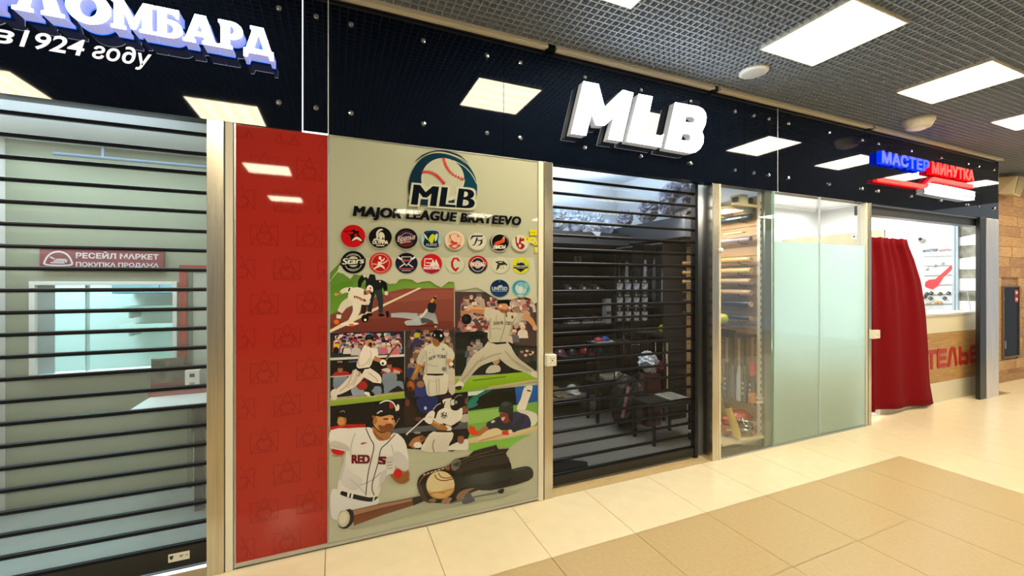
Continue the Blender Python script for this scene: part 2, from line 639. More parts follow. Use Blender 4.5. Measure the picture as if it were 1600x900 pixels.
# stone clad wall at the far right, stones one by one
ws = struct(MB().box(8.50, .40, 0, 13.0, .55, HC + .5).build('wall_right', M['stone3']), 'travertine clad wall beyond the last steel post')
rr = random.Random(3)
zz = 0.0
row = 0
while zz < HC:
    h = min(.165, HC - zz)
    x = 8.46 - rr.random() * .3
    while x < 12.6:
        wdt = .32 + rr.random() * .3
        x0, x1 = max(x, 8.50), min(x + wdt - .004, 12.98)
        z0, z1 = zz + .002, zz + h - .002
        if x1 - x0 > .03 and not (x1 > 9.74 and x0 < 10.34 and z1 > .36 and z0 < 1.52):
            b = MB().box(x0, .376 - rr.random() * .008, z0, x1, .40, z1)
            b.build('stone', M[rr.choice(['stone', 'stone', 'stone2', 'stone3'])], ws)
        elif x1 - x0 > .03:
            for a, c in ((x0, min(x1, 9.74)), (max(x0, 10.34), x1)):
                if c - a > .03:
                    MB().box(a, .378, z0, c, .40, z1).build('stone', M[rr.choice(['stone', 'stone2'])], ws)
        x += wdt
    zz += h
    row += 1

# ================================================================== POSTS AND JAMBS
def post(x0, x1, y0, y1, label, mat='steel', z1=FB):
    return struct(MB().box(x0, y0, 0, x1, y1, z1).build('trim_3', M[mat], bevel=.003), label)


post(-.629, -.550, -.008, .16, 'brushed steel post between the left shutter and the red panel')
post(-.546, -.510, -.006, .10, 'cream aluminium strip left of the red panel', 'cream')
post(1.343, 1.384, -.008, .10, 'cream aluminium strip right of the baseball poster', 'cream')
post(1.390, 1.459, -.010, .18, 'brushed steel post left of the middle shutter')
post(3.045, 3.128, -.008, .17, 'brushed steel post right of the middle shutter')
post(3.122, 3.142, -.012, .03, 'narrow cream strip beside the bat display', 'cream')
post(5.372, 5.425, -.010, .10, 'slim steel post between frosted glass and red curtain')
post(5.340, 5.366, -.004, .05, 'cream strip at the right edge of the frosted glass', 'cream')
post(8.10, 8.455, -.004, .045, 'broad brushed steel post at the end of the tailor front', 'steel_lit')
post(7.93, 8.085, .0, .045, 'black shutter guide at the right of the tailor opening', 'black')
struct(MB().box(5.43, .05, 2.33, 8.10, .16, 2.436).build('trim_4', M['black'], bevel=.004), 'black shutter box over the tailor opening')
struct(MB().box(5.43, .02, 2.425, 8.10, .06, 2.44).build('trim_5', M['alu']), 'thin metal rail under the right fascia')

struct(MB().box(3.748, .016, 0, 3.842, .058, FB).build('trim_8', pm('grey_green_steel', '7d857c', .3, metal=.6)), 'grey green steel upright between bat display and frosted glass')
# ================================================================== FASCIA
BOLTS = [(-.29, 0), (-.10, 1), (.09, 2), (.52, 2), (.95, 2), (1.20, 3), (1.73, 3), (2.26, 3), (2.79, 3), (3.32, 3), (3.565, 4), (3.77, 4),
         (4.05, 5), (4.69, 5), (5.26, 5), (5.56, 6), (6.235, 6), (6.91, 6), (7.59, 6), (7.88, 6), (8.31, 7)]
PAN = [(-3.6, -.174), (-.168, -.039), (-.033, 1.075), (1.079, 3.448), (3.452, 3.901), (3.907, 5.385), (5.389, 7.952), (7.956, 8.452)]
PLAB = ['wide black glass fascia panel behind the blue glowing serif letters', 'narrow black glass fascia panel between two bright vertical lines',
        'plain black glass fascia panel above the baseball poster', 'black glass fascia panel carrying the big white letters',
        'narrow black glass fascia panel right of the big white letters', 'plain black glass fascia panel above the frosted glass',
        'black glass fascia panel behind the blue and red sign', 'last short black glass fascia panel at the right end']
bolt_me = MB().lathe([(.004, 0), (.004, -.012), (.0155, -.012), (.0165, -.016), (.0145, -.024), (.006, -.0265), (.006, -.0245)], 14, 'Y').mesh('bolt', M['chrome'], smooth=False)
fas = []
for i, (a, b) in enumerate(PAN):
    t = thing('fascia_panel', PLAB[i], 'fascia', (a, 0, FB), 'black glass fascia panels')
    MB().box(a, 0, FB, b, .009, FT).build('glass', M['black_glass'], t)
    for bx, k in BOLTS:
        if k == i:
            for z in (2.582, 3.112):
                o = bpy.data.objects.new('bolt', bolt_me)
                COL.objects.link(o)
                o.parent = t
                o.location = (bx - a, .010, z - FB)
    fas.append(t)
MB().box(-.174, -.002, FB - .002, -.168, .006, FT).build('light_line', M['led'], fas[1])
MB().box(-.174, -.003, FB - .004, -.036, .006, FB + .003).build('light_line', M['led'], fas[1])
MB().box(-.039, -.002, FB - .002, -.033, .006, FT).build('edge_line', M['edge_light'], fas[2])
MB().box(3.901, -.002, FB - .002, 3.907, .006, FT).build('edge_line', M['edge_light'], fas[5])
MB().box(8.452, 0, FB, 8.458, .10, FT).build('end_cap', M['black'], fas[7])

# ================================================================== SIGN LETTERS
E_FACE = emit('lit_white_letter_face', (0.78, 0.90, 1.0), 10.0)
E_SIDE = emit('lit_letter_side', (0.80, 0.84, 0.90), 0.20, (.3, .3, .3))
E_LAV = emit('lit_lavender_letter_side', (0.42, 0.46, 0.95), 0.50, (.32, .34, .6))
E_BACK = emit('lit_cool_letter_back', (0.25, 0.55, 1.0), 9.0)
E_HALO = emit('blue_halo_glow', (0.06, 0.22, 0.95), 0.9, (0.1, 0.2, 0.6))


def letter(name, parent, outline, holes, yf, depth, face, side, halo=None):
    s = MB().prism(outline, yf + .004, yf + depth, holes)
    o = s.build(name, side, parent)
    MB().prism(outline, yf, yf + .0045, holes).build('lit_face', face, o)
    return o


def zp(pts, ox, oy, s, y):
    return [at(ox + px / s, oy + py / s, y) for px, py in pts]


mlb = thing('lit_sign', 'big white illuminated three letter sign reading MLB on the black fascia', 'sign', (2.25, -.01, 2.62))
yf = -.08
Mo = zp([(240, 125), (415, 160), (487, 435), (700, 228), (825, 262), (690, 830), (530, 805), (598, 545), (487, 645), (385, 640), (335, 500), (270, 762), (95, 738)], 880, 110, 7.5, yf)
Lo = zp([(240, 120), (395, 150), (310, 562), (487, 590), (520, 572), (490, 720), (105, 655)], 965, 130, 7.2, yf)
Bo = zp([(650, 215), (900, 260), (955, 285), (990, 330), (1000, 385), (990, 460), (950, 545), (970, 600), (965, 670), (930, 735), (875, 778), (820, 785), (535, 735)], 965, 130, 7.2, yf)
Bh = [zp([(770, 370), (850, 377), (872, 400), (870, 430), (848, 450), (760, 436)], 965, 130, 7.2, yf),
      zp([(730, 565), (808, 572), (828, 595), (826, 630), (805, 652), (714, 640)], 965, 130, 7.2, yf)]
for nm, ol, hl in (('letter', Mo, []), ('letter', Lo, []), ('letter', Bo, Bh)):
    letter(nm, mlb, ol, hl, yf, .066, E_FACE, E_SIDE)

# serif letters of the left fascia
paw = thing('lit_sign', 'white and blue glowing serif letters on the far left black fascia', 'sign', (-.9, -.01, 2.78))
yl = -.105
ZB, ZT = 2.789, 2.932
H_ = ZT - ZB


def arc(cx, cz, rx, rz, a0, a1, n=14):
    return [(cx + rx * cos(radians(a0 + (a1 - a0) * i / n)), cz + rz * sin(radians(a0 + (a1 - a0) * i / n))) for i in range(n + 1)]


def serif_letter(ch, x0, x1):
    """heavy slab-serif capitals drawn in a unit box"""
    S = .10
    hs = []
    if ch == 'Р':
        o = [(0, 0), (.56, 0), (.56, S), (.46, .14), (.46, .36)] + arc(.52, .68, .48, .32, -90, 90) + [(0, 1), (0, 1 - S), (.10, .86), (.10, .14), (0, S)]
        hs = [[(.46, .52)] + arc(.50, .68, .14, .16, -90, 90, 8) + [(.46, .84)]]
    elif ch == 'О':
        o = arc(.5, .5, .5, .54, 0, 351, 40)
        hs = [arc(.5, .5, .20, .32, 0, 350, 28)]
    elif ch == 'М':
        o = [(0, 0), (.34, 0), (.34, S), (.28, .12), (.28, .62), (.46, .06), (.56, .06), (.72, .62), (.72, .12), (.66, S), (.66, 0), (1, 0), (1, S), (.94, .13), (.94, .87), (1, .9), (1, 1), (.74, 1), (.52, .42),
             (.28, 1), (0, 1), (0, .9), (.07, .87), (.07, .13), (0, S)]
    elif ch == 'Б':
        o = [(0, 0), (.55, 0)] + arc(.55, .31, .45, .31, -90, 90) + [(.40, .62), (.40, .84), (.62, .84), (.76, .70), (.86, .70), (.86, 1), (0, 1), (0, .9), (.08, .87), (.08, .13), (0, S)]
        hs = [[(.40, .14)] + arc(.52, .31, .14, .17, -90, 90, 8) + [(.40, .48)]]
    elif ch == 'А':
        o = [(0, 0), (.36, 0), (.36, S), (.29, .14), (.32, .25), (.60, .25), (.63, .14), (.56, S), (.56, 0), (1, 0), (1, S), (.93, .13), (.66, 1), (.34, 1), (.07, .13), (0, S)]
        hs = [[(.37, .40), (.56, .40), (.47, .70)]]
    elif ch == 'Л':
        o = [(0, 0), (.40, 0), (.40, S), (.32, .14), (.44, .82), (.54, .82), (.62, .14), (.55, S), (.55, 0), (1, 0), (1, S), (.92, .13), (.72, 1), (.24, 1), (.24, .9), (.30, .87), (.10, .14), (0, S)]
    elif ch == 'Д':
        o = [(0, -.16), (.12, -.16), (.17, 0), (.83, 0), (.88, -.16), (1, -.16), (1, .15), (.93, .16), (.66, 1), (.22, 1), (.22, .9), (.29, .86), (.08, .16), (0, .15)]
        hs = [[(.33, .17), (.67, .17), (.49, .74)]]
    mp = lambda p: (x0 + p[0] * (x1 - x0), ZB + p[1] * H_)
    return [mp(p) for p in o], [[mp(p) for p in h] for h in hs]


XS = [('Р', -1.425, -1.335), ('Л', -1.325, -1.150), ('О', -1.147, -.985), ('М', -.984, -.820), ('Б', -.815, -.706), ('А', -.704, -.560), ('Р', -.556, -.447), ('Д', -.444, -.306)]
for ch, a, b in [('О', -1.62, -1.43), ('Г', 0, 0)] + XS:
    if a == b:
        continue
    o, hs = serif_letter(ch, a, b)
    q = letter('letter', paw, o, hs, yl, .085, E_FACE, E_LAV)
    cx, cz = sum(p[0] for p in o) / len(o), sum(p[1] for p in o) / len(o)
    grow = lambda p, k=1.03: (cx + (p[0] - cx) * k, cz + (p[1] - cz) * k)
    MB().prism([grow(p) for p in o], yl + .0855, yl + .092, [[grow(p, .92) for p in h] for h in hs] if ch == 'О' else []).build('halo_plate', E_HALO, q)  # added plate glows blue in place of the halo mirrored around the letters

sub = thing('lettering', 'flat white italic line of lettering under the glowing serif letters', 'lettering', (-1.1, -.002, 2.67))
E_SUB = emit('glowing_white_lettering', (.9, .88, .86), .55)  # flat letters given a glow of their own
for word, a, b, z0, z1 in (('в', -1.455, -1.368, 2.668, 2.753), ('1924', -1.352, -1.120, 2.668, 2.753), ('ƨо∂у', -1.094, -.862, 2.668, 2.753)):
    vs, fs = text_fit(word, a, b, z0, z1, -.002, .018, .22)
    MB().add(vs, fs).build('word', E_SUB, sub)

# blue and red sign of the tailor
tai = thing('lit_sign', 'small blue and red lettered sign with red swoosh and white pill on the right fascia', 'sign', (6.6, -.01, 2.8))
E_BLUE = emit('lit_blue_letters', (0.0, 0.035, 1.0), 1.0, (.0, .03, .6))
E_RED = emit('lit_red_letters', (1.0, 0.0, 0.004), 1.0, (.6, .0, .01))
vs, fs = text_fit('МАСТЕР', *(at(1378, 246, -.06)[0], at(1452, 246, -.06)[0]), at(1415, 261.5, -.06)[1], at(1415, 243, -.06)[1], -.035, 0, 0, .05, 1.06, heavy=.045)
MB().add(vs, fs).build('word', E_BLUE, tai)
vs, fs = text_fit('МИНУТКА', *(at(1456, 262, -.06)[0], at(1522, 262, -.06)[0]), at(1489, 277, -.06)[1], at(1489, 259, -.06)[1], -.035, 0, 0, .05, 1.06, heavy=.045)
MB().add(vs, fs).build('word', E_RED, tai)
up = zp([(75, 395), (150, 380), (610, 455), (690, 375), (720, 372), (1160, 455), (1160, 500), (705, 412), (630, 492), (600, 500), (80, 420)], 1360, 225, 7.2, -.05)
MB().prism(up, -.05, -.008).build('swoosh', E_RED, tai)
pl = zp([(690, 460), (710, 443), (1150, 530), (1172, 550), (1178, 585), (1165, 618), (1140, 628), (720, 555), (692, 530), (685, 490)], 1360, 225, 7.2, -.07)
pill = MB().prism(curve_pts(pl, 3), -.07, -.006).build('pill', emit('lit_white_pill', (.95, .97, 1.0), 1.0), tai)
pa, pb = at(1459, 295, -.071), at(1520, 303, -.071)
vs, fs = text_fit('в ваши помощники', pa[0], pb[0], 2.655, 2.700, -.0715, .01)
MB().add(vs, fs).build('word', pm('pale_grey_print', 'b9bcc4', .5), pill)

# ================================================================== RED PANEL
rp = thing('wall_panel', 'tall glossy red glass panel printed with dark emblems beside the left shutter', 'panel', (-.27, 0, 0))
MB().box(-.497, .0, .035, -.040, .010, FB - .006).build('glass', M['red'], rp)
for q in ((-.505, -.003, .02, -.497, .012, FB - .004), (-.040, -.003, .02, -.035, .012, FB - .004), (-.505, -.002, .012, -.035, .02, .035)):
    MB().box(*q).build('frame', M['alu'], rp)
pr = MB()
STEP = iter(range(100000))


def stroke(mb, pts, w, y, closed=False):
    k = len(pts)
    for i in range(k if closed else k - 1):
        (ax, az), (bx, bz) = pts[i], pts[(i + 1) % k]
        d = hypot(bx - ax, bz - az) or 1
        nx_, nz_ = -(bz - az) / d * w / 2, (bx - ax) / d * w / 2
        ex, ez = (bx - ax) / d * w / 2, (bz - az) / d * w / 2
        mb.add([(ax - nx_ - ex, y, az - nz_ - ez), (bx - nx_ + ex, y, bz - nz_ + ez), (bx + nx_ + ex, y, bz + nz_ + ez), (ax + nx_ - ex, y, az + nz_ - ez)], [(0, 1, 2, 3)])


for r_ in range(13):
    zc = 2.218 - .1925 * r_ + .1925
    for k in range(-3, 4):
        xc = -.362 + .2265 * k + (.113 if r_ % 2 == 0 else 0)
        for ln in ([(-.025, .05), (-.066, .055), (-.066, -.055), (.066, -.055), (.066, .055), (.025, .05)],
                   [(-.062, -.05), (-.035, .0), (0, .075), (.035, .0), (.062, -.05)], [(-.035, 0), (0, .02), (.035, 0)],
                   [(-.035, .0), (-.03, -.05)], [(.035, 0), (.03, -.05)], [(-.03, -.02), (-.012, -.05), (0, -.04), (.012, -.05), (.03, -.02)], [(-.022, .028), (0, .005), (.022, .028)]):
            pts = [(xc + a, zc + b) for a, b in ln]
            for (p, q) in zip(pts, pts[1:]):
                if all(-.494 < u[0] < -.043 and .04 < u[1] < FB - .01 for u in (p, q)):
                    stroke(pr, [p, q], .0032, -.0006 - next(STEP) * 4e-6)
pr.build('emblem_print', M['redline'], rp)

# ================================================================== SHUTTERS
CLEAR = sheet('clear_shutter_slat', (.80, .82, .84), .97, (.3, .3, .3), .03, .12)
PERF = sheet('perforated_shutter_slat', (.93, .97, .98), .76, (.50, .56, .56), .03, .25)


def shutter(x0, x1, label, zs, pitch, slat_mat, ztop=2.60):
    t = thing('roller_shutter', label, 'roller shutter', ((x0 + x1) / 2, .12, 0))
    n = int((ztop - zs) / pitch) + 1
    cx = (x0 + x1) / 2
    sm, rm_ = None, None
    for i in range(n):
        z = zs + i * pitch
        if sm is None:
            s = MB()
            prof = [(.126, .009), (.119, .03), (.115, pitch / 2), (.118, pitch - .03), (.126, pitch - .009)]
            vs = [(x, y, z + q) for x in (x0, x1) for y, q in prof]
            s.add(vs, [(k, k + 5, k + 6, k + 1) for k in range(4)])
            so = sm = s.build('slat', slat_mat, t, smooth=True)
            rb = MB()
            pts = [(.112, -.008), (.110, 0), (.112, .008), (.118, .0105), (.130, .0105), (.132, 0), (.130, -.0105), (.118, -.0105)]
            vs = [(x, y, z + q) for x in (x0, x1) for y, q in pts]
            rb.add(vs, [(k, k + 8, (k + 1) % 8 + 8, (k + 1) % 8) for k in range(8)])
            ro = rm_ = rb.build('rail', M['rail'], t)
        else:
            share(so, t, (0, 0, i * pitch))
            share(ro, t, (0, 0, i * pitch))
    MB().box(x0, .108, .018, x1, .138, zs - .004).build('bottom_bar', M['black'], t, bevel=.004)
    return t


lsh = shutter(-3.5, -.629, 'see-through perforated roller shutter closed over the bright shop at far left', 1.745 - .1074 * 15, .1074, PERF, 2.55)
msh = shutter(1.462, 2.99, 'clear slatted roller shutter closed over the dark sports shop', 1.607 - .1078 * 14, .1078, CLEAR, 2.55)
MB().box(2.955, .10, 0, 2.99, .15, 2.45).build('guide', M['black'], msh)
stk = MB().box(-.826, .1065, .058, -.732, .1082, .102).build('sticker', M['plastic_white'], lsh, label='small cream sticker with a shield mark')
sh = [(-.820, .092), (-.804, .092), (-.804, .080), (-.812, .068), (-.820, .080)]
k_ = MB().prism(sh, .1060, .1066).add(*text_fit('№ 15', -.775, -.738, .078, .088, .1060, .02))
k_.build('shield_print', M['dark_hole'], stk)

# ================================================================== GLASS FRONTS
FROST = sheet('frosted_film_glass', (.86, .95, .93), .08, (.80, .95, .94), .04, .08, translucent=True)
GLASS = sheet('clear_front_glass', (.95, .97, .96), .99, (.5, .5, .5), .03, .02)
w1 = struct(MB().box(3.852, -.004, .012, 5.338, .006, FB - .002).build('window_1', GLASS), 'glass front of the tailor, frosted up to head height')
MB().box(3.852, .009, .012, 4.540, .011, 1.965).build('frosted_film', FROST, w1)
MB().box(4.544, .009, .012, 5.338, .011, 1.965).build('frosted_film', FROST, w1)
MB().box(4.539, -.005, .012, 4.545, .013, FB - .002).build('pane_joint', M['edge_light'], w1)
MB().box(3.844, -.005, .012, 3.852, .013, FB - .002).build('glass_edge', pm('green_glass_edge', '9cc4b8', .2), w1)
w2 = struct(MB().box(3.142, -.004, .012, 3.840, .004, FB - .002).build('window_2', GLASS), 'clear glass pane in front of the bat display')
struct(MB().box(3.142, -.008, 0, 5.34, .014, .014).build('trim_6', M['alu']), 'thin metal channel at the foot of the glass fronts')
# ================================================================== BASEBALL POSTER (flat print, drawn as coloured shapes on the sheet)
po = thing('wall_poster', 'tall glossy baseball poster with round team badges and photographs of players', 'poster', (.65, 0, 0))
MB().box(-.033, .001, .03, 1.340, .010, FB - .006).build('backing', pm('poster_sheet', 'b3b7a2', .025, spec=.36, gain=.92), po)
MB().box(-.035, -.004, .012, 1.343, .012, .03).build('frame', M['alu'], po)
MB().box(-.035, -.004, FB - .006, 1.343, .012, FB - .0005).build('frame', M['alu'], po)
PR = MB()
LAY = [0]
DY = .00005


def C(h):
    return lin(h)


def put(pts, col, lay=None, col2=None, ax=1):
    """one flat shape of the print; pts in (x, z)"""
    if lay is None:
        LAY[0] += 1
        lay = LAY[0]
    pts = [p for i, p in enumerate(pts) if i == 0 or abs(p[0] - pts[i - 1][0]) + abs(p[1] - pts[i - 1][1]) > 1e-5]
    tri = tessellate_polygon([[Vector((p[0], p[1], 0)) for p in pts]])
    y = -lay * DY
    fs, cs = [], []
    if col2 is not None:
        lo, hi = min(p[ax] for p in pts), max(p[ax] for p in pts)
    for t in tri:
        a, b, c = (pts[i] for i in t)
        if (b[0] - a[0]) * (c[1] - a[1]) - (b[1] - a[1]) * (c[0] - a[0]) < 0:
            t = t[::-1]
        fs.append(tuple(t))
        if col2 is None:
            cs.append(col)
        else:
            cs.append([tuple(u + (w_ - u) * (pts[i][ax] - lo) / (hi - lo + 1e-9) for u, w_ in zip(col, col2)) for i in t])
    o = len(PR.v)
    PR.v += [(p[0], y, p[1]) for p in pts]
    PR.f += [tuple(i + o for i in f) for f in fs]
    PR.c += cs


FRM = dict(A=(515, 425, 7.504), B=(600, 450, 10), S=(700, 450, 5.294), D=(515, 510, 6.925), E=(625, 505, 7.5), F=(515, 610, 5), G=(630, 600, 7.5),
           H=(515, 680, 4.893), K=(525, 345, 10), K2=(680, 345, 9.877), K3=(760, 420, 16.37), L=(540, 230, 5.714), T=(510, 210, 3.4618), U=(510, 420, 3.4618))
CUR = ['T']


def W(p):
    ox, oy, s = FRM[CUR[0]]
    return at(ox + p[0] / s, oy + p[1] / s)


def poly(col, pts, sm=0, col2=None, ax=1, lay=None):
    q = [W(p) for p in pts]
    if sm:
        q = curve_pts(q, sm)
    put(q, C(col), lay, C(col2) if col2 else None, ax)


def limb(col, pts, ws, col2=None, ax=1, sm=4):
    """tapered limb along points, widths in the same units"""
    P = curve_pts([(p[0], p[1], w) for p, w in zip(pts, ws)], sm, closed=False)
    l, r = [], []
    for i, p in enumerate(P):
        a, b = P[max(i - 1, 0)], P[min(i + 1, len(P) - 1)]
        d = hypot(b[0] - a[0], b[1] - a[1]) or 1
        n = (-(b[1] - a[1]) / d * p[2] / 2, (b[0] - a[0]) / d * p[2] / 2)
        l.append((p[0] + n[0], p[1] + n[1]))
        r.append((p[0] - n[0], p[1] - n[1]))
    poly(col, l + r[::-1], 0, col2, ax)


def blob(col, c, rx, ry=None, rot=0, n=14, col2=None, ax=1, lay=None):
    ry = ry or rx
    a = radians(rot)
    poly(col, [(c[0] + rx * cos(t) * cos(a) - ry * sin(t) * sin(a), c[1] + rx * cos(t) * sin(a) + ry * sin(t) * cos(a)) for t in (2 * pi * i / n for i in range(n))], 0, col2, ax, lay)


def line(col, pts, w, sm=0):
    if sm:
        pts = curve_pts(pts, sm, closed=False)
    limb(col, pts, [w] * len(pts), sm=1)


def crowd(x0, y0, x1, y1, n, size, pal, seed, heads=True, skin=('c49a80', 'a8785e', 'd8b098')):
    rq = random.Random(seed)
    base = LAY[0]
    for i in range(n):
        x = x0 + size * .6 + rq.random() * max(1, (x1 - x0 - size * 1.2))
        y = y0 + size * .6 + (i / n) * max(1, (y1 - y0 - size * 1.4))
        c = rq.choice(pal)
        lay = base + 1 + i * .3
        s = size * (.7 + .6 * rq.random())
        yb = min(y + s * .55, y1 - s * .05)
        q = [(x - s * .5, yb), (x - s * .42, y - s * .05), (x - s * .15, y - s * .22), (x + s * .15, y - s * .22), (x + s * .42, y - s * .05), (x + s * .5, yb)]
        q = [(min(max(u, x0), x1), min(max(v_, y0), y1)) for u, v_ in q]
        poly(c, q, lay=lay)
        if heads:
            hx, hy = min(max(x, x0 + s * .3), x1 - s * .3), max(y - s * .38, y0 + s * .35)
            blob(rq.choice(skin), (hx, hy), s * .2, s * .26, n=9, lay=lay + .1)
            poly(rq.choice(pal), [(hx - s * .23, hy - s * .05), (hx - s * .18, hy - s * .28), (hx + s * .16, hy - s * .3), (hx + s * .24, hy - s * .03)], lay=lay + .2)
    LAY[0] = base + 2 + n * .3


def label_text(txt, col, p0, p1, h, fat=.03, shear=0, rot=True, spacing=1.0, heavy=0.0):
    """text with its baseline from p0 to p1, cap height h (zoom units)"""
    if not heavy:
        heavy = fat * .9
    vs, fs = text_shape(txt, 0, shear, 0, spacing)
    ax, bx = min(v[0] for v in vs), max(v[0] for v in vs)
    a, b = W(p0), W(p1)
    hh = a[1] - W((p0[0], p0[1] + h))[1]
    dx, dz = b[0] - a[0], b[1] - a[1]
    LAY[0] += 1
    y = -LAY[0] * DY
    sh = [(0, 0)] if not heavy else [(-heavy, 0), (0, 0), (heavy, 0)]
    if heavy > .05:
        sh += [(u, w_) for u in (-heavy, -heavy / 2, 0, heavy / 2, heavy) for w_ in (-heavy * .6, heavy * .6)]
    for sx_, sz_ in sh:
        out = []
        for v in vs:
            t = (v[0] + sx_ - ax) / (bx - ax)
            k = (v[1] + sz_) / .728
            out.append((a[0] + dx * t, y, a[1] + dz * t + hh * k))
        y -= DY * .6
        PR.add(out, fs, C(col))
    LAY[0] += .6 * len(sh)


# ---- background, torn white edge comes last
CUR[0] = 'U'
# picture 1: play at third base
LAY[0] = 1
poly('5e8a34', [(20, 20), (110, -70), (240, -30), (330, -10), (560, -5), (690, -8), (690, 105), (420, 108), (330, 130), (20, 250)], col2='7aa53f', ax=0)
poly('6d9a3a', [(20, 40), (150, 60), (120, 180), (20, 248)], 0, '4f8a1e')
poly('7f4036', [(20, 250), (330, 128), (420, 106), (690, 104), (690, 330), (20, 345)], 0, '8a4a40')
poly('6f352d', [(20, 290), (340, 265), (690, 285), (690, 328), (20, 343)], 0, '7a3c34')
poly('935046', [(330, 135), (600, 112), (688, 115), (688, 160), (380, 180)])
poly('e4d9bd', [(20, 345), (20, 330), (80, 296), (500, 102), (515, 104), (300, 208), (95, 312)])
CUR[0] = 'A'
# umpire in black
limb('12151a', [(400, 60), (360, 110), (350, 180)], [60, 55, 30])
limb('0e1116', [(590, 80), (640, 150), (660, 220)], [70, 60, 40])
poly('12151b', [(400, 40), (440, 10), (545, 35), (610, 90), (615, 210), (560, 225), (440, 220), (420, 180), (425, 110)], 3, '1b2028')
limb('1f2830', [(500, 210), (480, 330), (470, 470)], [90, 66, 44])
limb('2a343c', [(570, 210), (595, 330), (600, 480)], [90, 66, 44])
blob('e8ddd0', (665, 250), 22, 24)
blob('0a0a0c', (465, 500), 38, 20)
blob('0a0a0c', (605, 505), 34, 18)
blob('e6e6e0', (412, 45), 18, 20)
blob('d8d8d0', (590, 112), 9)
# fielder in white
limb('dcd6c6', [(300, 320), (180, 380), (120, 470)], [110, 90, 62])
limb('e6e1d2', [(320, 360), (310, 470), (235, 590)], [110, 82, 54])
poly('e2dccb', [(215, 300), (250, 200), (330, 180), (420, 215), (485, 270), (470, 330), (440, 380), (370, 390), (280, 350)], 4, 'ece7da')
limb('e4dfd0', [(270, 210), (180, 215), (130, 245)], [70, 56, 40])
limb('1a1c1e', [(238, 185), (222, 225)], [16, 18])
limb('b98a5c', [(140, 243), (105, 258), (70, 262)], [26, 22, 26])
blob('d2a06a', (75, 262), 22, 17)
limb('ded8c8', [(440, 330), (430, 380)], [80, 60])
limb('2a2524', [(405, 385), (400, 440), (395, 490)], [62, 56, 44])
blob('16110f', (415, 545), 45, 48)
blob('f0ece0', (418, 562), 15)
blob('b5774f', (435, 232), 34, 36)
poly('ece8dc', [(430, 215), (445, 165), (480, 155), (508, 185), (505, 235), (470, 210)], 3)
poly('d9693e', [(440, 215), (505, 232), (508, 240), (445, 235)])
blob('1a1a1a', (480, 190), 8, 12)
poly('5b4034', [(400, 215), (400, 270), (440, 265), (420, 225)])
line('8e1e1e', [(285, 290), (330, 300), (380, 325), (425, 335)], 26, 3)
line('e0dacb', [(300, 285), (312, 305), (335, 300), (350, 322), (372, 318), (395, 338)], 6, 2)
limb('e6e1d4', [(110, 500), (105, 545)], [60, 50])
blob('e8702a', (80, 585), 30, 28)
poly('efeadd', [(140, 600), (215, 585), (330, 595), (335, 612), (240, 632), (140, 620)], 2)
poly('e8702a', [(228, 610), (275, 605), (288, 632), (240, 636)], 2)
CUR[0] = 'B'
# sliding runner
limb('b4bcc2', [(110, 425), (300, 425), (520, 450)], [60, 84, 110], 'a4adb5')
poly('121418', [(28, 370), (70, 365), (80, 445), (45, 460)], 2)
poly('aab4bc', [(320, 545), (350, 510), (470, 490), (540, 430), (620, 440), (600, 560), (500, 592), (380, 595)], 3, 'bfc6ca')
poly('a9b0b4', [(540, 420), (620, 390), (700, 375), (790, 395), (820, 470), (840, 560), (790, 560), (740, 500), (640, 560), (580, 560)], 3, '8f979c')
poly('4c5358', [(580, 470), (680, 480), (750, 520), (640, 545), (590, 550)], 3)
limb('d8d2c4', [(560, 460), (620, 410), (680, 330)], [40, 36, 40])
poly('1d2226', [(690, 250), (750, 215), (810, 250), (815, 300), (780, 390), (690, 370), (680, 300)], 3)
limb('d2a23e', [(735, 225), (760, 190), (785, 160)], [40, 34, 30])
blob('15161a', (795, 155), 24, 22)
blob('c8b08c', (805, 130), 16, 9)
blob('c79a80', (805, 600), 20, 24)
poly('15161a', [(785, 560), (835, 560), (825, 585), (795, 585)])
poly('5a2a24', [(340, 585), (800, 580), (780, 604), (380, 606)])
# picture 2: batter before crowd and dugout
CUR[0] = 'D'
LAY[0] = 1
poly('2a2a34', [(6, 70), (808, 30), (808, 325), (6, 352)])
crowd(8, 66, 806, 330, 120, 96, ['e6e0dc', 'c8c4c8', '1c2030', '7a2038', 'b83048', '20243a', '5a6a8c', 'd9d2d0', '3a2a30', 'd06a80', '8090b0', '141828'], 11)
blob('e8c020', (75, 215), 34, 32)
blob('1a1a20', (70, 260), 30, 40)
LAY[0] += 1
poly('d8d6d2', [(6, 340), (808, 300), (808, 325), (6, 366)])
poly('14151a', [(6, 366), (808, 325), (808, 700), (6, 770)])
poly('1e2024', [(6, 560), (808, 490), (808, 700), (6, 760)])
for a, b, s in ((30, 470, 1.0), (560, 430, 1.15)):
    poly('a8242c', [(a, b + 60), (a + 40, b + 20), (a + 150 * s, b + 15), (a + 200 * s, b + 50), (a + 190, b + 75), (a, b + 75)], 2)
    blob('9a6a52', (a + 85, b - 5), 28, 34)
    poly('3a1016', [(a + 55, b - 20), (a + 62, b - 52), (a + 105, b - 52), (a + 115, b - 20)], 2)
    poly('6a7a90', [(a + 10, b + 85), (a + 160, b + 75), (a + 150, b + 200), (a + 40, b + 250)], 2, '8492a4')
poly('c8c4c0', [(560, 465), (620, 450), (660, 470), (640, 500), (580, 480)], 2)
limb('c9a58a', [(690, 480), (760, 500)], [40, 30])
poly('7888a0', [(600, 610), (720, 590), (790, 600), (800, 690), (740, 640), (620, 720), (590, 720)], 2)
poly('93a0b4', [(240, 640), (330, 640), (380, 740), (250, 750)], 2)
blob('a02a26', (350, 640), 60, 50)
blob('58201e', (395, 560), 30, 40)
poly('7c8ca8', [(460, 660), (550, 650), (556, 730), (470, 740)], 2)
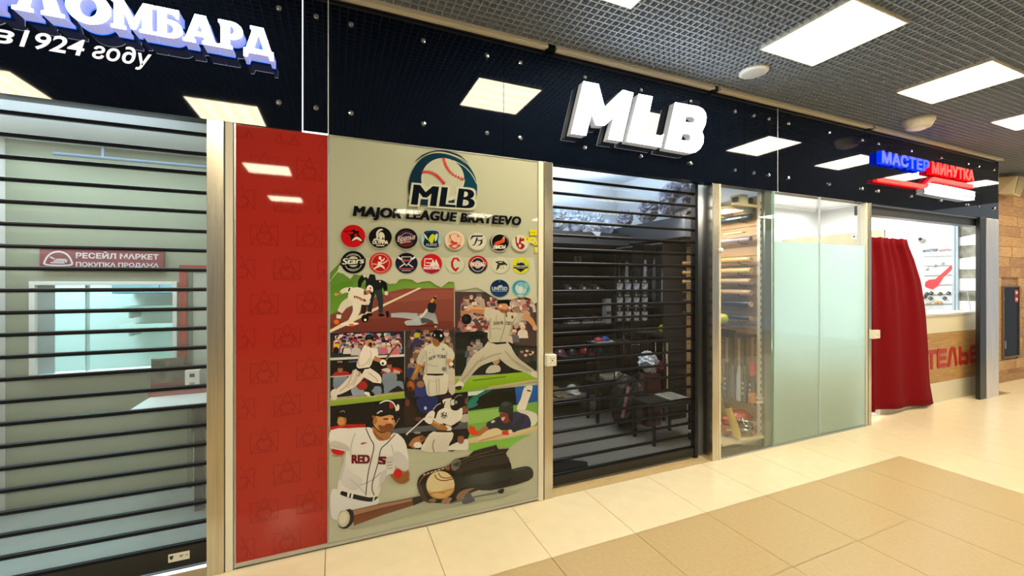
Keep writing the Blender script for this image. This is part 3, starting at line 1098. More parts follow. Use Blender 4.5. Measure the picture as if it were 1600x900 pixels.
line('b8b8b4', [(6, 545), (240, 530)], 12)
label_text('FOX', 'c8ccd0', (88, 392), (138, 390), 18)
poly('4a5a80', [(205, 372), (300, 366), (300, 388), (205, 392)])
poly('86a438', [(6, 800), (808, 712), (808, 775), (6, 862)], 0, '98b048')
poly('c2a878', [(6, 795), (808, 705), (808, 716), (6, 806)])
# the batter
limb('e2d8cc', [(330, 500), (240, 600), (120, 690), (50, 720)], [130, 120, 76, 50])
blob('e6e0d6', (50, 770), 34, 24)
poly('ded4c8', [(15, 700), (70, 675), (80, 760), (40, 795), (15, 770)], 3)
limb('eae2d8', [(370, 480), (500, 560), (510, 610)], [120, 110, 90])
limb('1a1a1c', [(460, 640), (420, 700)], [60, 46])
poly('f0eee8', [(380, 705), (430, 715), (495, 740), (480, 758), (430, 755), (380, 730)], 2)
poly('141416', [(435, 690), (495, 742), (440, 752)], 2)
poly('e8dfd4', [(290, 420), (330, 300), (370, 210), (410, 195), (440, 230), (480, 300), (470, 350), (430, 440), (330, 455)], 3, 'f0e9e0')
line('b8aca4', [(330, 430), (400, 400), (430, 340)], 8, 3)
line('c4b8b0', [(300, 520), (290, 570), (250, 640)], 12, 3)
line('b49a8a', [(330, 490), (310, 540)], 22, 3)
limb('f0e9e0', [(440, 260), (490, 310), (470, 350)], [80, 70, 50])
limb('b88058', [(480, 340), (540, 365), (590, 385)], [52, 44, 34])
poly('1c1c20', [(315, 455), (430, 440), (428, 458), (318, 468)])
blob('f2f0ea', (580, 390), 36, 34)
blob('1a1a1e', (575, 400), 14)
line('5a3028', [(600, 365), (660, 290), (745, 185)], 22)
line('c8a090', [(612, 360), (740, 200)], 6)
blob('c69470', (430, 180), 42, 44)
blob('3a2820', (440, 195), 22, 24)
poly('1a1e28', [(385, 150), (390, 105), (430, 85), (470, 105), (480, 135), (470, 150), (430, 140)], 3)
poly('2c3440', [(400, 115), (430, 95), (455, 110), (430, 120)], 2)
# picture 3: pitcher in grey
CUR[0] = 'E'
LAY[0] = 1
poly('3a3238', [(58, 70), (640, 45), (640, 830), (58, 875)])
crowd(60, 62, 636, 700, 95, 125, ['5a4038', '383040', '8a7468', '6a5a70', '2a2a3a', 'a89a90', '4a4454', '7a5a48', '50484a', '96806c', '30283a'], 5)
blob('b8b440', (196, 140), 34, 30)
poly('3a3258', [(140, 225), (180, 185), (260, 195), (290, 250), (140, 260)], 2)
poly('2a3a78', [(170, 760), (240, 700), (310, 720), (330, 845), (160, 850)], 2)
blob('9a6a4a', (240, 715), 44, 40)
poly('2a3468', [(80, 540), (150, 520), (200, 620), (110, 640)], 2)
poly('c8c0b4', [(560, 560), (640, 540), (640, 820), (570, 800)], 2)
blob('c8b8a8', (600, 700), 50, 28)
poly('201c20', [(58, 640), (110, 660), (180, 840), (58, 870)], 2)
# trousers, shirt
poly('cfcdbe', [(285, 600), (545, 585), (560, 700), (545, 815), (450, 838), (330, 850), (300, 740)], 3, 'd8d6c8')
line('a8a698', [(455, 640), (460, 740), (452, 840)], 10)
line('bbb9ac', [(320, 660), (400, 680), (450, 660)], 8, 3)
poly('c9c8bb', [(250, 330), (300, 270), (380, 235), (490, 230), (560, 265), (610, 360), (560, 430), (555, 585), (300, 605), (295, 450), (240, 480), (200, 465)], 3, 'd4d3c6')
limb('c2c1b4', [(290, 310), (250, 400), (225, 475)], [80, 84, 74])
limb('cfcec1', [(560, 300), (600, 370), (590, 430)], [70, 80, 60])
limb('a8743c', [(225, 490), (180, 590), (145, 660)], [62, 54, 42])
line('c89a58', [(215, 500), (175, 590)], 14)
blob('8a4a1e', (128, 730), 46, 62, -15)
blob('a8602a', (130, 720), 26, 40, -15)
blob('4a2410', (118, 770), 26, 30)
blob('c49468', (575, 450), 40, 34)
blob('e6ded0', (600, 478), 24, 22)
poly('17191d', [(310, 590), (505, 590), (510, 608), (430, 614), (315, 608)])
blob('c89a70', (425, 225), 46, 56)
poly('8a6038', [(380, 170), (395, 250), (440, 270), (470, 240), (460, 200)], 3)
poly('10141c', [(380, 160), (390, 100), (440, 78), (500, 100), (515, 175), (470, 225), (440, 190)], 3)
blob('c8ccd0', (405, 140), 7, 16)
blob('e8ecf0', (480, 145), 12, 16)
label_text('NEW', '2c3036', (338, 440), (418, 405), 42, .04)
label_text('YORK', '2c3036', (432, 405), (540, 412), 42, .04)
line('8a8a80', [(305, 470), (380, 500), (450, 500)], 6, 3)
poly('26282c', [(328, 340), (345, 350), (362, 338), (345, 344)])
blob('96958a', (505, 305), 16, 14)
blob('807a70', (515, 535), 26, 24)
# picture 4: pitcher in mid throw
CUR[0] = 'S'
LAY[0] = 1
poly('4a3a3c', [(57, 30), (735, 40), (735, 700), (57, 730)])
crowd(60, 40, 735, 480, 130, 88, ['7a3038', 'a8606a', 'c8b8b0', '3a2a34', '8a7a78', 'd8ccc4', '4a4a5a', '902a34', 'b0a098', '5a4444', '60606c', '9a8a80'], 17)
poly('1c2224', [(57, 370), (260, 355), (330, 370), (560, 470), (735, 480), (735, 690), (57, 720)])
poly('26302e', [(57, 510), (735, 500), (735, 540), (57, 545)])
crowd(70, 420, 300, 690, 10, 70, ['7a8088', '3a4248', '8a8a90', '20262a', '50565c'], 23)
crowd(560, 490, 735, 640, 6, 66, ['2a3230', '40383a', '333a3c'], 29)
poly('c0bcb4', [(310, 690), (350, 640), (420, 640), (430, 690), (330, 706)], 2)
blob('b08a70', (395, 600), 30, 34)
label_text('АКУНА', '0c1012', (180, 425), (298, 415), 32, .05)
poly('7aa81c', [(57, 752), (735, 682), (735, 765), (57, 866)], 0, '8cb82a')
poly('c4b088', [(330, 818), (735, 752), (735, 770), (330, 830)], 0)
poly('5a7a1c', [(200, 760), (480, 728), (480, 736), (210, 770)])
# rear leg, front leg
limb('b7b3a0', [(390, 520), (240, 600), (150, 720), (95, 800)], [150, 110, 66, 48], 'c6c2b0')
limb('c2bead', [(440, 500), (540, 610), (650, 670), (725, 720)], [150, 104, 62, 50], 'b0ac9a')
poly('bdb9a8', [(330, 440), (490, 450), (545, 560), (470, 600), (380, 555), (260, 610)], 3, 'cac6b6')
line('8f8c7c', [(250, 610), (360, 560), (440, 540)], 8, 3)
line('8f8c7c', [(545, 600), (640, 660), (700, 700)], 8, 3)
poly('e0dcd0', [(60, 800), (95, 770), (130, 795), (110, 830), (75, 840), (58, 830)], 3)
poly('2c2c2c', [(60, 815), (115, 810), (100, 842), (65, 838)], 2)
poly('d8d4c8', [(690, 690), (735, 700), (737, 745), (690, 720)], 2)
# torso, arms
poly('bfbba8', [(305, 165), (400, 180), (470, 195), (560, 205), (625, 215), (600, 270), (530, 310), (500, 420), (480, 460), (340, 440), (330, 340), (345, 270), (300, 235)], 3, 'cdc9b8')
limb('c8c4b2', [(350, 200), (300, 195)], [80, 76])
limb('b8b4a2', [(570, 240), (625, 235)], [70, 60])
limb('b9825c', [(300, 190), (210, 180), (140, 200)], [60, 50, 36])
line('d8a880', [(300, 170), (210, 165), (150, 185)], 14, 3)
blob('b9825c', (125, 215), 24, 28)
blob('14161a', (152, 258), 42, 44)
blob('26282c', (145, 250), 20, 22)
limb('c49068', [(620, 225), (680, 265), (715, 320)], [50, 46, 30])
blob('cfa07a', (718, 330), 20, 22)
poly('17191c', [(332, 432), (350, 450), (478, 445), (482, 458), (400, 466), (340, 448)])
line('76725f', [(462, 200), (470, 300), (430, 445)], 5, 3)
line('8e8a78', [(360, 340), (400, 330), (440, 345)], 5, 3)
label_text('SAN FR', '3a3128', (375, 305), (455, 302), 30, .05)
label_text('CISCO', '3a3128', (476, 302), (538, 310), 30, .05)
line('4a3a20', [(475, 200), (485, 240)], 10)
blob('7a3a28', (530, 240), 9, 14)
blob('cc9670', (455, 165), 42, 44)
poly('8a5a3c', [(420, 170), (440, 200), (490, 205), (500, 160), (480, 180)], 3)
poly('0d0f14', [(405, 125), (415, 100), (455, 88), (505, 100), (505, 155), (480, 130), (430, 130)], 3)
blob('e8d8c4', (432, 150), 10, 8)
# picture 5: batter in stripes behind, runner in front
CUR[0] = 'G'
LAY[0] = 1
poly('14141a', [(-855, 255), (757, 90), (757, 760), (440, 770), (300, 775), (60, 760), (-855, 600)])
poly('1c2a66', [(165, 165), (380, 140), (400, 240), (330, 330), (200, 320)], 3)
blob('b8c0d8', (260, 282), 16, 20)
poly('2a1e1e', [(20, 200), (100, 185), (160, 420), (30, 500)], 3)
blob('6a3a34', (50, 220), 26, 44)
blob('5a3a34', (180, 410), 40, 26)
poly('30282a', [(440, 150), (560, 110), (600, 140), (480, 170)], 2)
poly('4a5058', [(-160, 530), (757, 440), (757, 520), (-160, 590)], 0, '5c6268')
poly('141418', [(0, 590), (340, 545), (340, 700), (60, 760), (10, 640)], 0)
blob('8a8a90', (165, 570), 40, 14)
limb('a87048', [(100, 740), (150, 670), (240, 630)], [90, 90, 60])
blob('7a4a30', (230, 640), 40, 30)
blob('e0d8cc', (170, 715), 50, 36)
poly('17151a', [(530, 560), (757, 540), (757, 640), (640, 760), (520, 780)], 2)
poly('d8d6d0', [(525, 750), (560, 715), (640, 680), (730, 645), (757, 660), (757, 770), (640, 770), (540, 775)], 3)
blob('8a5a42', (675, 650), 40, 54)
poly('191515', [(635, 610), (650, 585), (700, 585), (722, 620), (700, 610)], 3)
blob('7c4a3c', (720, 300), 36, 46)
poly('b8b0a8', [(680, 370), (757, 350), (757, 440), (670, 440)], 2)
blob('6a4a34', (740, 200), 20, 40)
# striped trousers
poly('cfccc2', [(345, 560), (570, 560), (575, 640), (540, 700), (520, 790), (400, 790), (360, 800), (210, 770), (250, 680)], 3, 'dbd8ce')
for k in range(11):
    line('a2a098', [(300 + k * 27, 590 + 6 * (k % 2)), (262 + k * 24, 770)], 3)
line('86847c', [(365, 650), (345, 720), (362, 800)], 14, 3)
# body
poly('dcd9cf', [(350, 400), (400, 320), (470, 260), (540, 230), (640, 290), (690, 280), (690, 380), (640, 450), (570, 510), (480, 470), (400, 460)], 3, 'e6e3da')
for k in range(9):
    line('b4b2aa', [(420 + k * 30, 300 + k * 4), (390 + k * 26, 440 + k * 6)], 3)
limb('14141a', [(360, 400), (390, 300), (470, 250)], [36, 56, 60])
line('c8c8c8', [(350, 300), (390, 250), (440, 225)], 8, 3)
poly('16161c', [(470, 455), (560, 490), (640, 440), (650, 470), (570, 520), (480, 480)], 2)
poly('d9d6cc', [(460, 190), (540, 165), (570, 180), (560, 290), (490, 270)], 3)
label_text('IV', '16161c', (445, 275), (490, 262), 60, .06)
limb('a5703c', [(340, 450), (430, 500), (510, 520)], [50, 66, 52])
line('c8945c', [(350, 440), (430, 480)], 14)
poly('d8d4ca', [(490, 480), (560, 500), (560, 540), (500, 560), (520, 520)], 2)
poly('20202a', [(380, 545), (560, 545), (560, 565), (380, 560)])
line('14161e', [(445, 385), (465, 345), (485, 400), (505, 335)], 13)
line('14161e', [(470, 400), (455, 360), (515, 375)], 11)
line('14161e', [(440, 350), (485, 330)], 9)
poly('e2dfd6', [(250, 400), (290, 340), (340, 310), (370, 335), (350, 420), (320, 470), (260, 440)], 3)
line('b0aea6', [(290, 380), (340, 390)], 8)
line('e8e6e0', [(35, 592), (140, 500), (250, 400)], 20)
line('2a2a2e', [(50, 590), (150, 500), (240, 418)], 7)
poly('15161c', [(550, 200), (580, 165), (640, 130), (690, 130), (720, 160), (715, 220), (670, 280), (620, 310), (560, 290)], 3)
line('8a8c94', [(600, 165), (650, 130), (690, 135)], 8, 3)
poly('c6c8cc', [(560, 190), (600, 180), (590, 215), (605, 230), (580, 250), (555, 240)], 2)
blob('8a8a90', (618, 212), 16, 18)
# picture 6: sliding head first
LAY[0] = 1
poly('7cb050', [(760, 90), (1575, 10), (1575, 480), (760, 780)], 0, '6aa044')
poly('8cbc60', [(760, 330), (1130, 290), (1130, 420), (760, 470)])
poly('12201c', [(760, 90), (1410, 25), (1410, 235), (1100, 270), (760, 315)])
poly('1a6a62', [(770, 190), (900, 90), (1040, 65), (930, 130), (800, 210)], 3)
poly('c8e0d4', [(760, 92), (960, 72), (860, 130), (760, 140)])
poly('1f7a70', [(760, 210), (870, 150), (900, 230), (760, 290)], 2)
poly('0c1412', [(900, 150), (1330, 80), (1330, 230), (920, 270)], 2)
poly('1c4f9a', [(1310, 40), (1575, 12), (1575, 205), (1330, 240)], 0, '1a64c0')
poly('c9b58c', [(760, 700), (760, 640), (900, 610), (1300, 560), (1575, 490), (1575, 545), (1200, 640)], 0, 'd4c49a')
poly('7cb84a', [(760, 770), (760, 715), (1200, 640), (1520, 585), (1340, 670), (1240, 750), (1100, 740), (800, 785)], 0)
# raised leg, legs, back
poly('e0ddd0', [(1420, 40), (1510, 20), (1505, 90), (1465, 200), (1420, 310), (1330, 290), (1380, 170)], 3, 'd2cfc0')
poly('1c2024', [(1455, 65), (1500, 78), (1490, 92), (1450, 80)])
poly('d6d8cc', [(1330, 310), (1440, 305), (1560, 350), (1572, 440), (1500, 500), (1480, 400)], 3, 'c8c9bc')
poly('2c2c52', [(1285, 330), (1380, 340), (1470, 380), (1495, 490), (1400, 530), (1290, 550), (1230, 480)], 3, '34345e')
poly('25303c', [(1270, 520), (1340, 420), (1400, 370), (1430, 400), (1380, 500), (1320, 560), (1270, 560)], 3)
poly('232a38', [(975, 460), (1060, 410), (1140, 380), (1250, 440), (1260, 530), (1100, 540), (1000, 540)], 3)
poly('c9cccc', [(1025, 440), (1060, 420), (1080, 440), (1040, 460)])
poly('7a3a34', [(1130, 345), (1230, 345), (1250, 420), (1210, 460), (1160, 440)], 3)
poly('d8b8a8', [(1150, 395), (1195, 385), (1180, 420), (1160, 430)], 2)
poly('1a2422', [(1120, 340), (1122, 270), (1160, 215), (1220, 200), (1275, 225), (1290, 290), (1280, 440), (1235, 400), (1225, 345), (1130, 330)], 3, '2a3634')
poly('3a4846', [(1150, 235), (1210, 210), (1240, 240), (1190, 260)], 3)
limb('a86a4a', [(990, 510), (920, 560), (860, 590)], [70, 60, 46])
poly('d8421c', [(765, 520), (790, 485), (815, 505), (830, 490), (850, 540), (880, 560), (870, 595), (820, 600), (775, 570)], 3)
poly('d8c8a4', [(880, 640), (960, 560), (1080, 515), (1150, 545), (1160, 580), (1000, 640), (900, 665)], 3)
poly('c8402a', [(1155, 560), (1200, 540), (1240, 550), (1240, 590), (1170, 595)], 3)
blob('d8c8b8', (1255, 560), 24, 26)
poly('b89868', [(880, 660), (1160, 585), (1170, 600), (900, 675)])
# runner in front with helmet
CUR[0] = 'F'
LAY[0] = 40
poly('b41a20', [(5, 285), (110, 265), (280, 262), (280, 300), (150, 320), (5, 330)], 0)
blob('a8683c', (95, 235), 38, 46)
poly('c89050', [(60, 225), (100, 210), (120, 250), (90, 270), (62, 255)], 3)
poly('c81a20', [(8, 300), (70, 275), (140, 300), (140, 330), (8, 330)], 2)
poly('0e0e10', [(45, 250), (50, 180), (85, 152), (130, 165), (145, 205), (125, 212), (70, 205), (60, 250)], 3)
line('8a8078', [(80, 168), (105, 158), (120, 170)], 7, 2)
poly('c4181c', [(10, 465), (60, 452), (112, 462), (108, 500), (40, 498)], 2)
label_text('GFT', 'b8605c', (22, 515), (105, 520), 14)
# trousers
poly('c9ccd0', [(10, 800), (70, 770), (370, 830), (360, 900), (300, 905), (260, 960), (60, 1010), (10, 960)], 3, 'd6d8da')
# shirt
poly('d6d5d3', [(8, 310), (150, 295), (280, 288), (340, 300), (420, 390), (500, 330), (560, 360), (600, 430), (618, 610), (540, 620), (500, 560), (470, 640), (400, 720), (375, 830), (180, 815), (60, 765), (95, 600), (130, 475), (8, 450)], 2, 'e4e4e4')
poly('bcbab8', [(8, 440), (130, 468), (150, 478), (150, 440), (80, 400), (8, 395)], 2, 'c8c2b8')
poly('c9c9cb', [(520, 470), (600, 520), (618, 608), (545, 618), (505, 545)], 2)
poly('c4c4c8', [(400, 640), (450, 620), (430, 700), (385, 740)], 2)
poly('c8c8cc', [(110, 560), (180, 640), (260, 700), (200, 780), (90, 720)], 3, 'dadadc')
line('b0b0b6', [(240, 740), (330, 700), (400, 640)], 10, 3)
# belt
poly('14161a', [(82, 805), (95, 785), (120, 790), (310, 835), (378, 825), (350, 860), (300, 868), (180, 845), (100, 820)], 2)
poly('dcdcdc', [(140, 790), (160, 792), (152, 834), (136, 832)])
poly('dcdcdc', [(172, 795), (188, 798), (180, 842), (164, 840)])
poly('d8d8d8', [(345, 826), (355, 826), (345, 862), (333, 862)])
# piping
line('474b52', [(282, 292), (315, 370), (345, 430), (330, 520), (300, 650), (282, 820)], 8, 4)
line('474b52', [(512, 342), (450, 410), (400, 460), (380, 560), (345, 680), (330, 760), (348, 818)], 8, 4)
# neck and head
poly('a87040', [(335, 280), (400, 330), (470, 320), (470, 375), (390, 392), (345, 340)], 3)
line('6a4426', [(340, 320), (380, 365), (415, 380)], 7, 3)
poly('c48a56', [(335, 210), (360, 190), (510, 195), (512, 250), (495, 300), (440, 322), (390, 315), (345, 270)], 3, 'd29a66')
poly('7a4a2c', [(380, 270), (420, 275), (440, 265), (490, 262), (494, 300), (445, 322), (395, 312)], 3)
poly('8a3a30', [(438, 262), (470, 256), (490, 265), (465, 276), (440, 274)], 2)
blob('5c3420', (440, 222), 24, 7)
blob('5c3420', (490, 222), 18, 7)
poly('dca876', [(462, 215), (480, 215), (488, 250), (462, 252)], 2)
blob('a86c3e', (352, 230), 20, 34)
poly('0b0c10', [(275, 285), (340, 210), (345, 150), (370, 105), (430, 78), (500, 85), (540, 130), (545, 160), (515, 200), (470, 190), (400, 205), (350, 200), (330, 260)], 3, '17181e')
line('e8e8e4', [(390, 100), (440, 80), (490, 90), (515, 130), (520, 160)], 9, 4)
blob('d8d6ce', (533, 132), 12, 26)
line('c8ccd0', [(370, 180), (400, 160), (412, 165)], 10, 3)
poly('101116', [(498, 200), (545, 195), (560, 215), (540, 280), (505, 300), (512, 250)], 3)
line('8a8c90', [(510, 270), (545, 215)], 6)
label_text('B', 'a83030', (470, 138), (496, 138), 44, .06)
# lettering, swoosh, glove, arm
label_text('RED', '6a1420', (176, 566), (310, 566), 66, .07)
label_text('S', '6a1420', (388, 572), (438, 572), 58, .08)
poly('a83040', [(240, 412), (262, 404), (300, 404), (262, 418), (246, 420)])
limb('a5703e', [(500, 640), (560, 680), (600, 660)], [80, 90, 90])
poly('8a5a30', [(470, 650), (540, 660), (612, 625), (616, 690), (580, 726), (520, 715)], 3)
poly('c4181c', [(498, 640), (530, 608), (560, 625), (555, 670), (520, 685)], 3)
poly('d8d8d6', [(440, 540), (470, 515), (505, 525), (515, 570), (500, 640), (460, 650), (440, 600)], 3, 'c2c2be')
for k in range(3):
    line('8e8e8c', [(445, 560 + k * 24), (490, 556 + k * 24)], 6)
# picture foot: bat, glove and ball on grey
CUR[0] = 'H'
LAY[0] = 75
poly('9fa292', [(60, 700), (690, 520), (1330, 440), (1480, 400), (1330, 470), (820, 560), (180, 720)], 0)
poly('7c4a30', [(170, 570), (400, 520), (630, 475), (690, 462), (720, 500), (640, 535), (400, 610), (185, 690)], 0, '5e3826')
poly('99705a', [(180, 572), (420, 522), (630, 482), (630, 500), (400, 552), (185, 610)])
poly('201c1c', [(632, 476), (700, 462), (725, 500), (640, 536)])
poly('1c1c1c', [(1150, 310), (1380, 262), (1500, 235), (1545, 255), (1556, 300), (1520, 345), (1330, 400), (1150, 420)], 2, '2a2a2a')
line('3a3c40', [(1380, 275), (1500, 250)], 10)
poly('232325', [(120, 570), (160, 562), (185, 600), (180, 660), (140, 705), (100, 712), (70, 690), (62, 630), (85, 580)], 3)
blob('bdbaa8', (108, 635), 46, 66, 12)
blob('d2cfbd', (104, 630), 30, 46, 12)
# glove
poly('15120f', [(672, 350), (700, 300), (780, 262), (900, 235), (960, 180), (1060, 160), (1100, 120), (1250, 80), (1275, 72), (1290, 105), (1375, 100), (1345, 135), (1385, 220), (1390, 330), (1330, 380),
                (1130, 420), (1010, 470), (940, 510), (780, 515), (700, 470), (672, 400)], 2, '221c18')
poly('2c2a28', [(960, 260), (1100, 190), (1330, 150), (1360, 210), (1150, 240), (980, 290)], 3)
poly('1e2420', [(960, 300), (1380, 250), (1385, 330), (1100, 380), (960, 400)], 2)
line('4a4038', [(940, 235), (1060, 170), (1260, 110)], 8, 4)
line('4a443c', [(1000, 220), (1120, 170), (1330, 130)], 6, 4)
poly('6a665e', [(925, 215), (965, 180), (1000, 195), (985, 250), (940, 268)], 3)
poly('3a3c44', [(940, 225), (990, 200), (985, 240)], 2)
line('6a4838', [(680, 370), (720, 310), (800, 275), (905, 245)], 12, 4)
for k in range(7):
    line('cfc8b8', [(716 + k * 28, 300 - k * 9), (732 + k * 28, 296 - k * 9)], 7)
poly('8a4a38', [(888, 235), (912, 225), (918, 262), (890, 264)], 2)
poly('3c2a22', [(672, 380), (690, 370), (740, 480), (800, 500), (780, 516), (720, 500), (680, 430)], 3)
poly('8a6a54', [(965, 480), (985, 440), (1040, 410), (1110, 402), (1060, 430), (1000, 490)], 3)
poly('96705c', [(855, 500), (890, 475), (935, 480), (900, 522), (862, 522)], 3)
poly('7c6450', [(755, 495), (790, 478), (815, 495), (790, 515)], 3)
poly('54545e', [(1010, 500), (1060, 430), (1090, 470), (1110, 500), (1030, 525)], 2)
line('5e5e6a', [(910, 520), (1100, 470), (1310, 430)], 10)
poly('1c1c20', [(1285, 420), (1330, 405), (1325, 440), (1290, 440)], 2)
# ball
blob('cbb78c', (846, 378), 108, 106, 0, 30, 'd6c69e')
poly('b08c50', [(742, 410), (770, 430), (850, 425), (950, 400), (930, 450), (880, 480), (820, 482), (770, 460)], 3)
blob('d2c29a', (820, 360), 60, 70)
poly('c8a060', [(770, 430), (850, 440), (930, 420), (880, 470), (810, 470)], 3)
line('7a3a24', [(803, 300), (820, 330), (870, 345), (945, 330)], 8, 4)
line('7a3a24', [(830, 285), (850, 315), (890, 325), (940, 315)], 7, 4)
line('a0582c', [(760, 450), (820, 432), (880, 440)], 6, 4)
CUR[0] = 'S'
LAY[0] = 90
for pts, w_ in (([(250, 600), (180, 690), (110, 770)], 14), ([(300, 560), (230, 630), (160, 720)], 8), ([(470, 520), (560, 620), (660, 690)], 12), ([(350, 250), (345, 330), (350, 420)], 12), ([(560, 240), (530, 300), (500, 400)], 10), ([(400, 220), (395, 300)], 6)):
    line('a5a190', pts, w_, 3)
CUR[0] = 'E'
for pts, w_ in (([(300, 330), (310, 450), (305, 580)], 16), ([(545, 330), (540, 450), (545, 570)], 14), ([(340, 680), (330, 760), (345, 840)], 14), ([(420, 640), (430, 740), (425, 830)], 9), ([(380, 300), (400, 360)], 6), ([(270, 380), (240, 460)], 10)):
    line('aeada0', pts, w_, 3)
CUR[0] = 'D'
for pts, w_ in (([(260, 470), (200, 620), (110, 700)], 16), ([(300, 480), (260, 590), (190, 660)], 9), ([(420, 500), (500, 560), (520, 600)], 12), ([(320, 300), (310, 380), (320, 430)], 12), ([(440, 260), (450, 330), (420, 420)], 8)):
    line('c0b4aa', pts, w_, 3)
CUR[0] = 'F'
for pts, w_ in (([(120, 500), (110, 600), (80, 700)], 16), ([(480, 420), (500, 500), (480, 560)], 9), ([(160, 690), (240, 760), (270, 800)], 10), ([(420, 680), (380, 760)], 10), ([(200, 330), (170, 420), (160, 500)], 10)):
    line('bfc0c4', pts, w_, 3)
# torn white edge along the top of the pictures
CUR[0] = 'U'
LAY[0] = 100
poly('c3c6b3', [(15, 70), (60, 10), (80, -40), (130, -60), (690, -60), (1120, -60), (1130, 30), (1138, 180), (1120, 192), (1100, 160), (1060, 150), (1000, 165), (930, 168), (880, 140), (850, 120), (810, 100), (770, 110), (700, 118),
                (690, 72), (660, 70), (620, 100), (590, 88), (560, 66), (520, 70), (490, 78), (460, 58), (420, 54), (395, 58), (375, 80), (340, 82), (300, 60), (268, 60), (262, 32), (235, 28), (225, 55), (205, 30), (180, 36), (150, 28),
                (130, 55), (95, 30), (70, 20), (40, 60), (18, 66)], 0)
poly('5f8c34', [(20, 100), (25, 60), (60, 18), (95, 28), (128, 58), (150, 32), (170, 40), (150, 70), (90, 75), (40, 90)], 0)
# ---- top emblem
CUR[0] = 'L'
LAY[0] = 130
NAVY = '12283c'
poly(NAVY, [(570, 450), (558, 380), (565, 300), (590, 220), (640, 140), (700, 90), (780, 58), (860, 52), (950, 70), (1040, 115), (1110, 185), (1155, 270), (1172, 350), (1165, 440), (1140, 520), (1120, 540), (600, 510)], 3, '0f4055', 0)
poly('b4b8a4', [(610, 135), (660, 80), (740, 45), (830, 38), (930, 58), (1010, 95), (1080, 160), (1020, 112), (930, 72), (840, 54), (750, 62), (670, 100)], 2)
poly(NAVY, [(610, 135), (680, 72), (770, 38), (850, 30), (940, 45), (1030, 82), (1105, 160), (1030, 95), (930, 58), (840, 42), (760, 52), (680, 88)], 2)
blob('b6bba7', (865, 285), 192, 186, 0, 40)
poly('c6cab8', [(680, 300), (740, 400), (800, 450), (870, 480), (960, 470), (1020, 420), (1055, 330), (1058, 290), (1020, 390), (950, 440), (860, 450), (760, 400)], 3)
line('b4b8a4', [(960, 122), (1050, 170), (1120, 240), (1170, 330)], 8, 5)
for pts in ([(870, 100), (885, 150), (910, 200), (960, 250), (1050, 292)], [(675, 228), (740, 225), (800, 250), (840, 285), (880, 330)]):
    q = curve_pts(pts, 4, closed=False)
    for i in range(1, len(q)):
        a, b = q[i - 1], q[i]
        dx, dy = b[0] - a[0], b[1] - a[1]
        d = hypot(dx, dy)
        n_ = (-dy / d, dx / d)
        t_ = (dx / d, dy / d)
        for s_ in (-1, 1):
            line('c41c22', [(b[0], b[1]), (b[0] + s_ * n_[0] * 16 - t_[0] * 8, b[1] + s_ * n_[1] * 16 - t_[1] * 8)], 7)
    line('c41c22', q, 7)
label_text('MLB', 'c2c6b4', (594, 515), (1136, 552), 192, .02, .12, spacing=1.04, heavy=.105)
label_text('MLB', '0a1420', (594, 515), (1136, 552), 192, .02, .12, spacing=1.04, heavy=.045)
label_text('MAJOR LEAGUE BRATEEVO', '0c1017', (72, 612), (1556, 697), 88, .012, .14, spacing=1.08, heavy=.058)
# ---- round badges
FRM['Z'] = (510, 210, 3.4618)
CUR[0] = 'T'


def badge(cx, cy, r, col, col2=None, ring=None, rw=0):
    blob('a3a792', (cx + 2, cy + 4), r + 2, (r + 2) * .93, 0, 32)
    if ring:
        blob(ring, (cx, cy), r, r * .93, 0, 36)
        blob(col, (cx, cy), r - rw, (r - rw) * .93, 0, 36, col2)
    else:
        blob(col, (cx, cy), r, r * .93, 0, 36, col2)


B1 = [(144, 551, 66), (291, 558, 62), (431, 564, 60), (566, 568, 56), (693, 573, 53), (814, 578, 51), (934, 583, 51), (1047, 586, 48)]
B2 = [(145, 692, 66), (292, 696, 62), (432, 697, 60), (567, 699, 57), (694, 701, 52), (817, 704, 52), (938, 706, 49), (1049, 709, 47)]
B3 = [(935, 833, 51), (1049, 832, 49)]


def bd(c, s=1.0):
    """local frame: badge of radius 100"""
    ox, oy, k = FRM['Z']
    CUR[0] = 'b'
    FRM['b'] = (ox + c[0] / k, oy + c[1] / k, k * 100.0 / c[2])


def start(c, col, **kw):
    LAY[0] = 130
    CUR[0] = 'T'
    badge(*c, col, **kw)
    bd(c)


start(B1[0], 'c01018')
poly('17090b', [(-75, -40), (-20, -45), (10, -55), (25, -40), (50, -45), (45, -15), (70, 20), (85, 45), (60, 50), (45, 30), (20, 25), (-5, 45), (-20, 20), (-25, -5), (-50, -25)], 2)
poly('c01018', [(-60, -36), (-20, -38), (5, -30), (-20, -15), (-45, -26)], 2)
poly('e6ddd8', [(-10, 40), (10, 12), (45, 8), (75, 38), (55, 38), (35, 24), (12, 30)], 2)
poly('c01018', [(8, -10), (30, -20), (38, 0), (18, 4)], 2)
start(B1[1], '0e0f12')
poly('d9d4c4', [(-55, 12), (-30, 8), (-10, 14), (30, 20), (30, 10), (38, 24), (10, 30), (-30, 20), (-60, 26)], 2)
poly('d9d4c4', [(-12, 5), (-15, -30), (5, -48), (30, -35), (38, -5), (30, 12), (20, -8), (14, 16)], 2)
poly('d9d4c4', [(-32, 5), (-36, -40), (-15, -68), (10, -75), (24, -66), (0, -58), (-18, -36), (-20, 4)], 2)
label_text('OLYMPIA', 'd9d4c4', (-66, 56), (66, 56), 30, .07)
poly('d9d4c4', [(-35, 66), (35, 66), (35, 74), (-35, 74)])
start(B1[2], '1b1b30', ring='0c0d14', rw=9)
blob('2a2450', (0, -18), 70, 54, 0, 24, '3a1a30')
blob('5a1c22', (0, 42), 62, 32, 0, 20)
line('c8c0c8', [(-70, 6), (-40, -28), (-10, -50), (30, -45), (60, -25)], 3, 4)
label_text('Братья', 'c9b4ae', (-78, 30), (80, 8), 50, .05, .2)
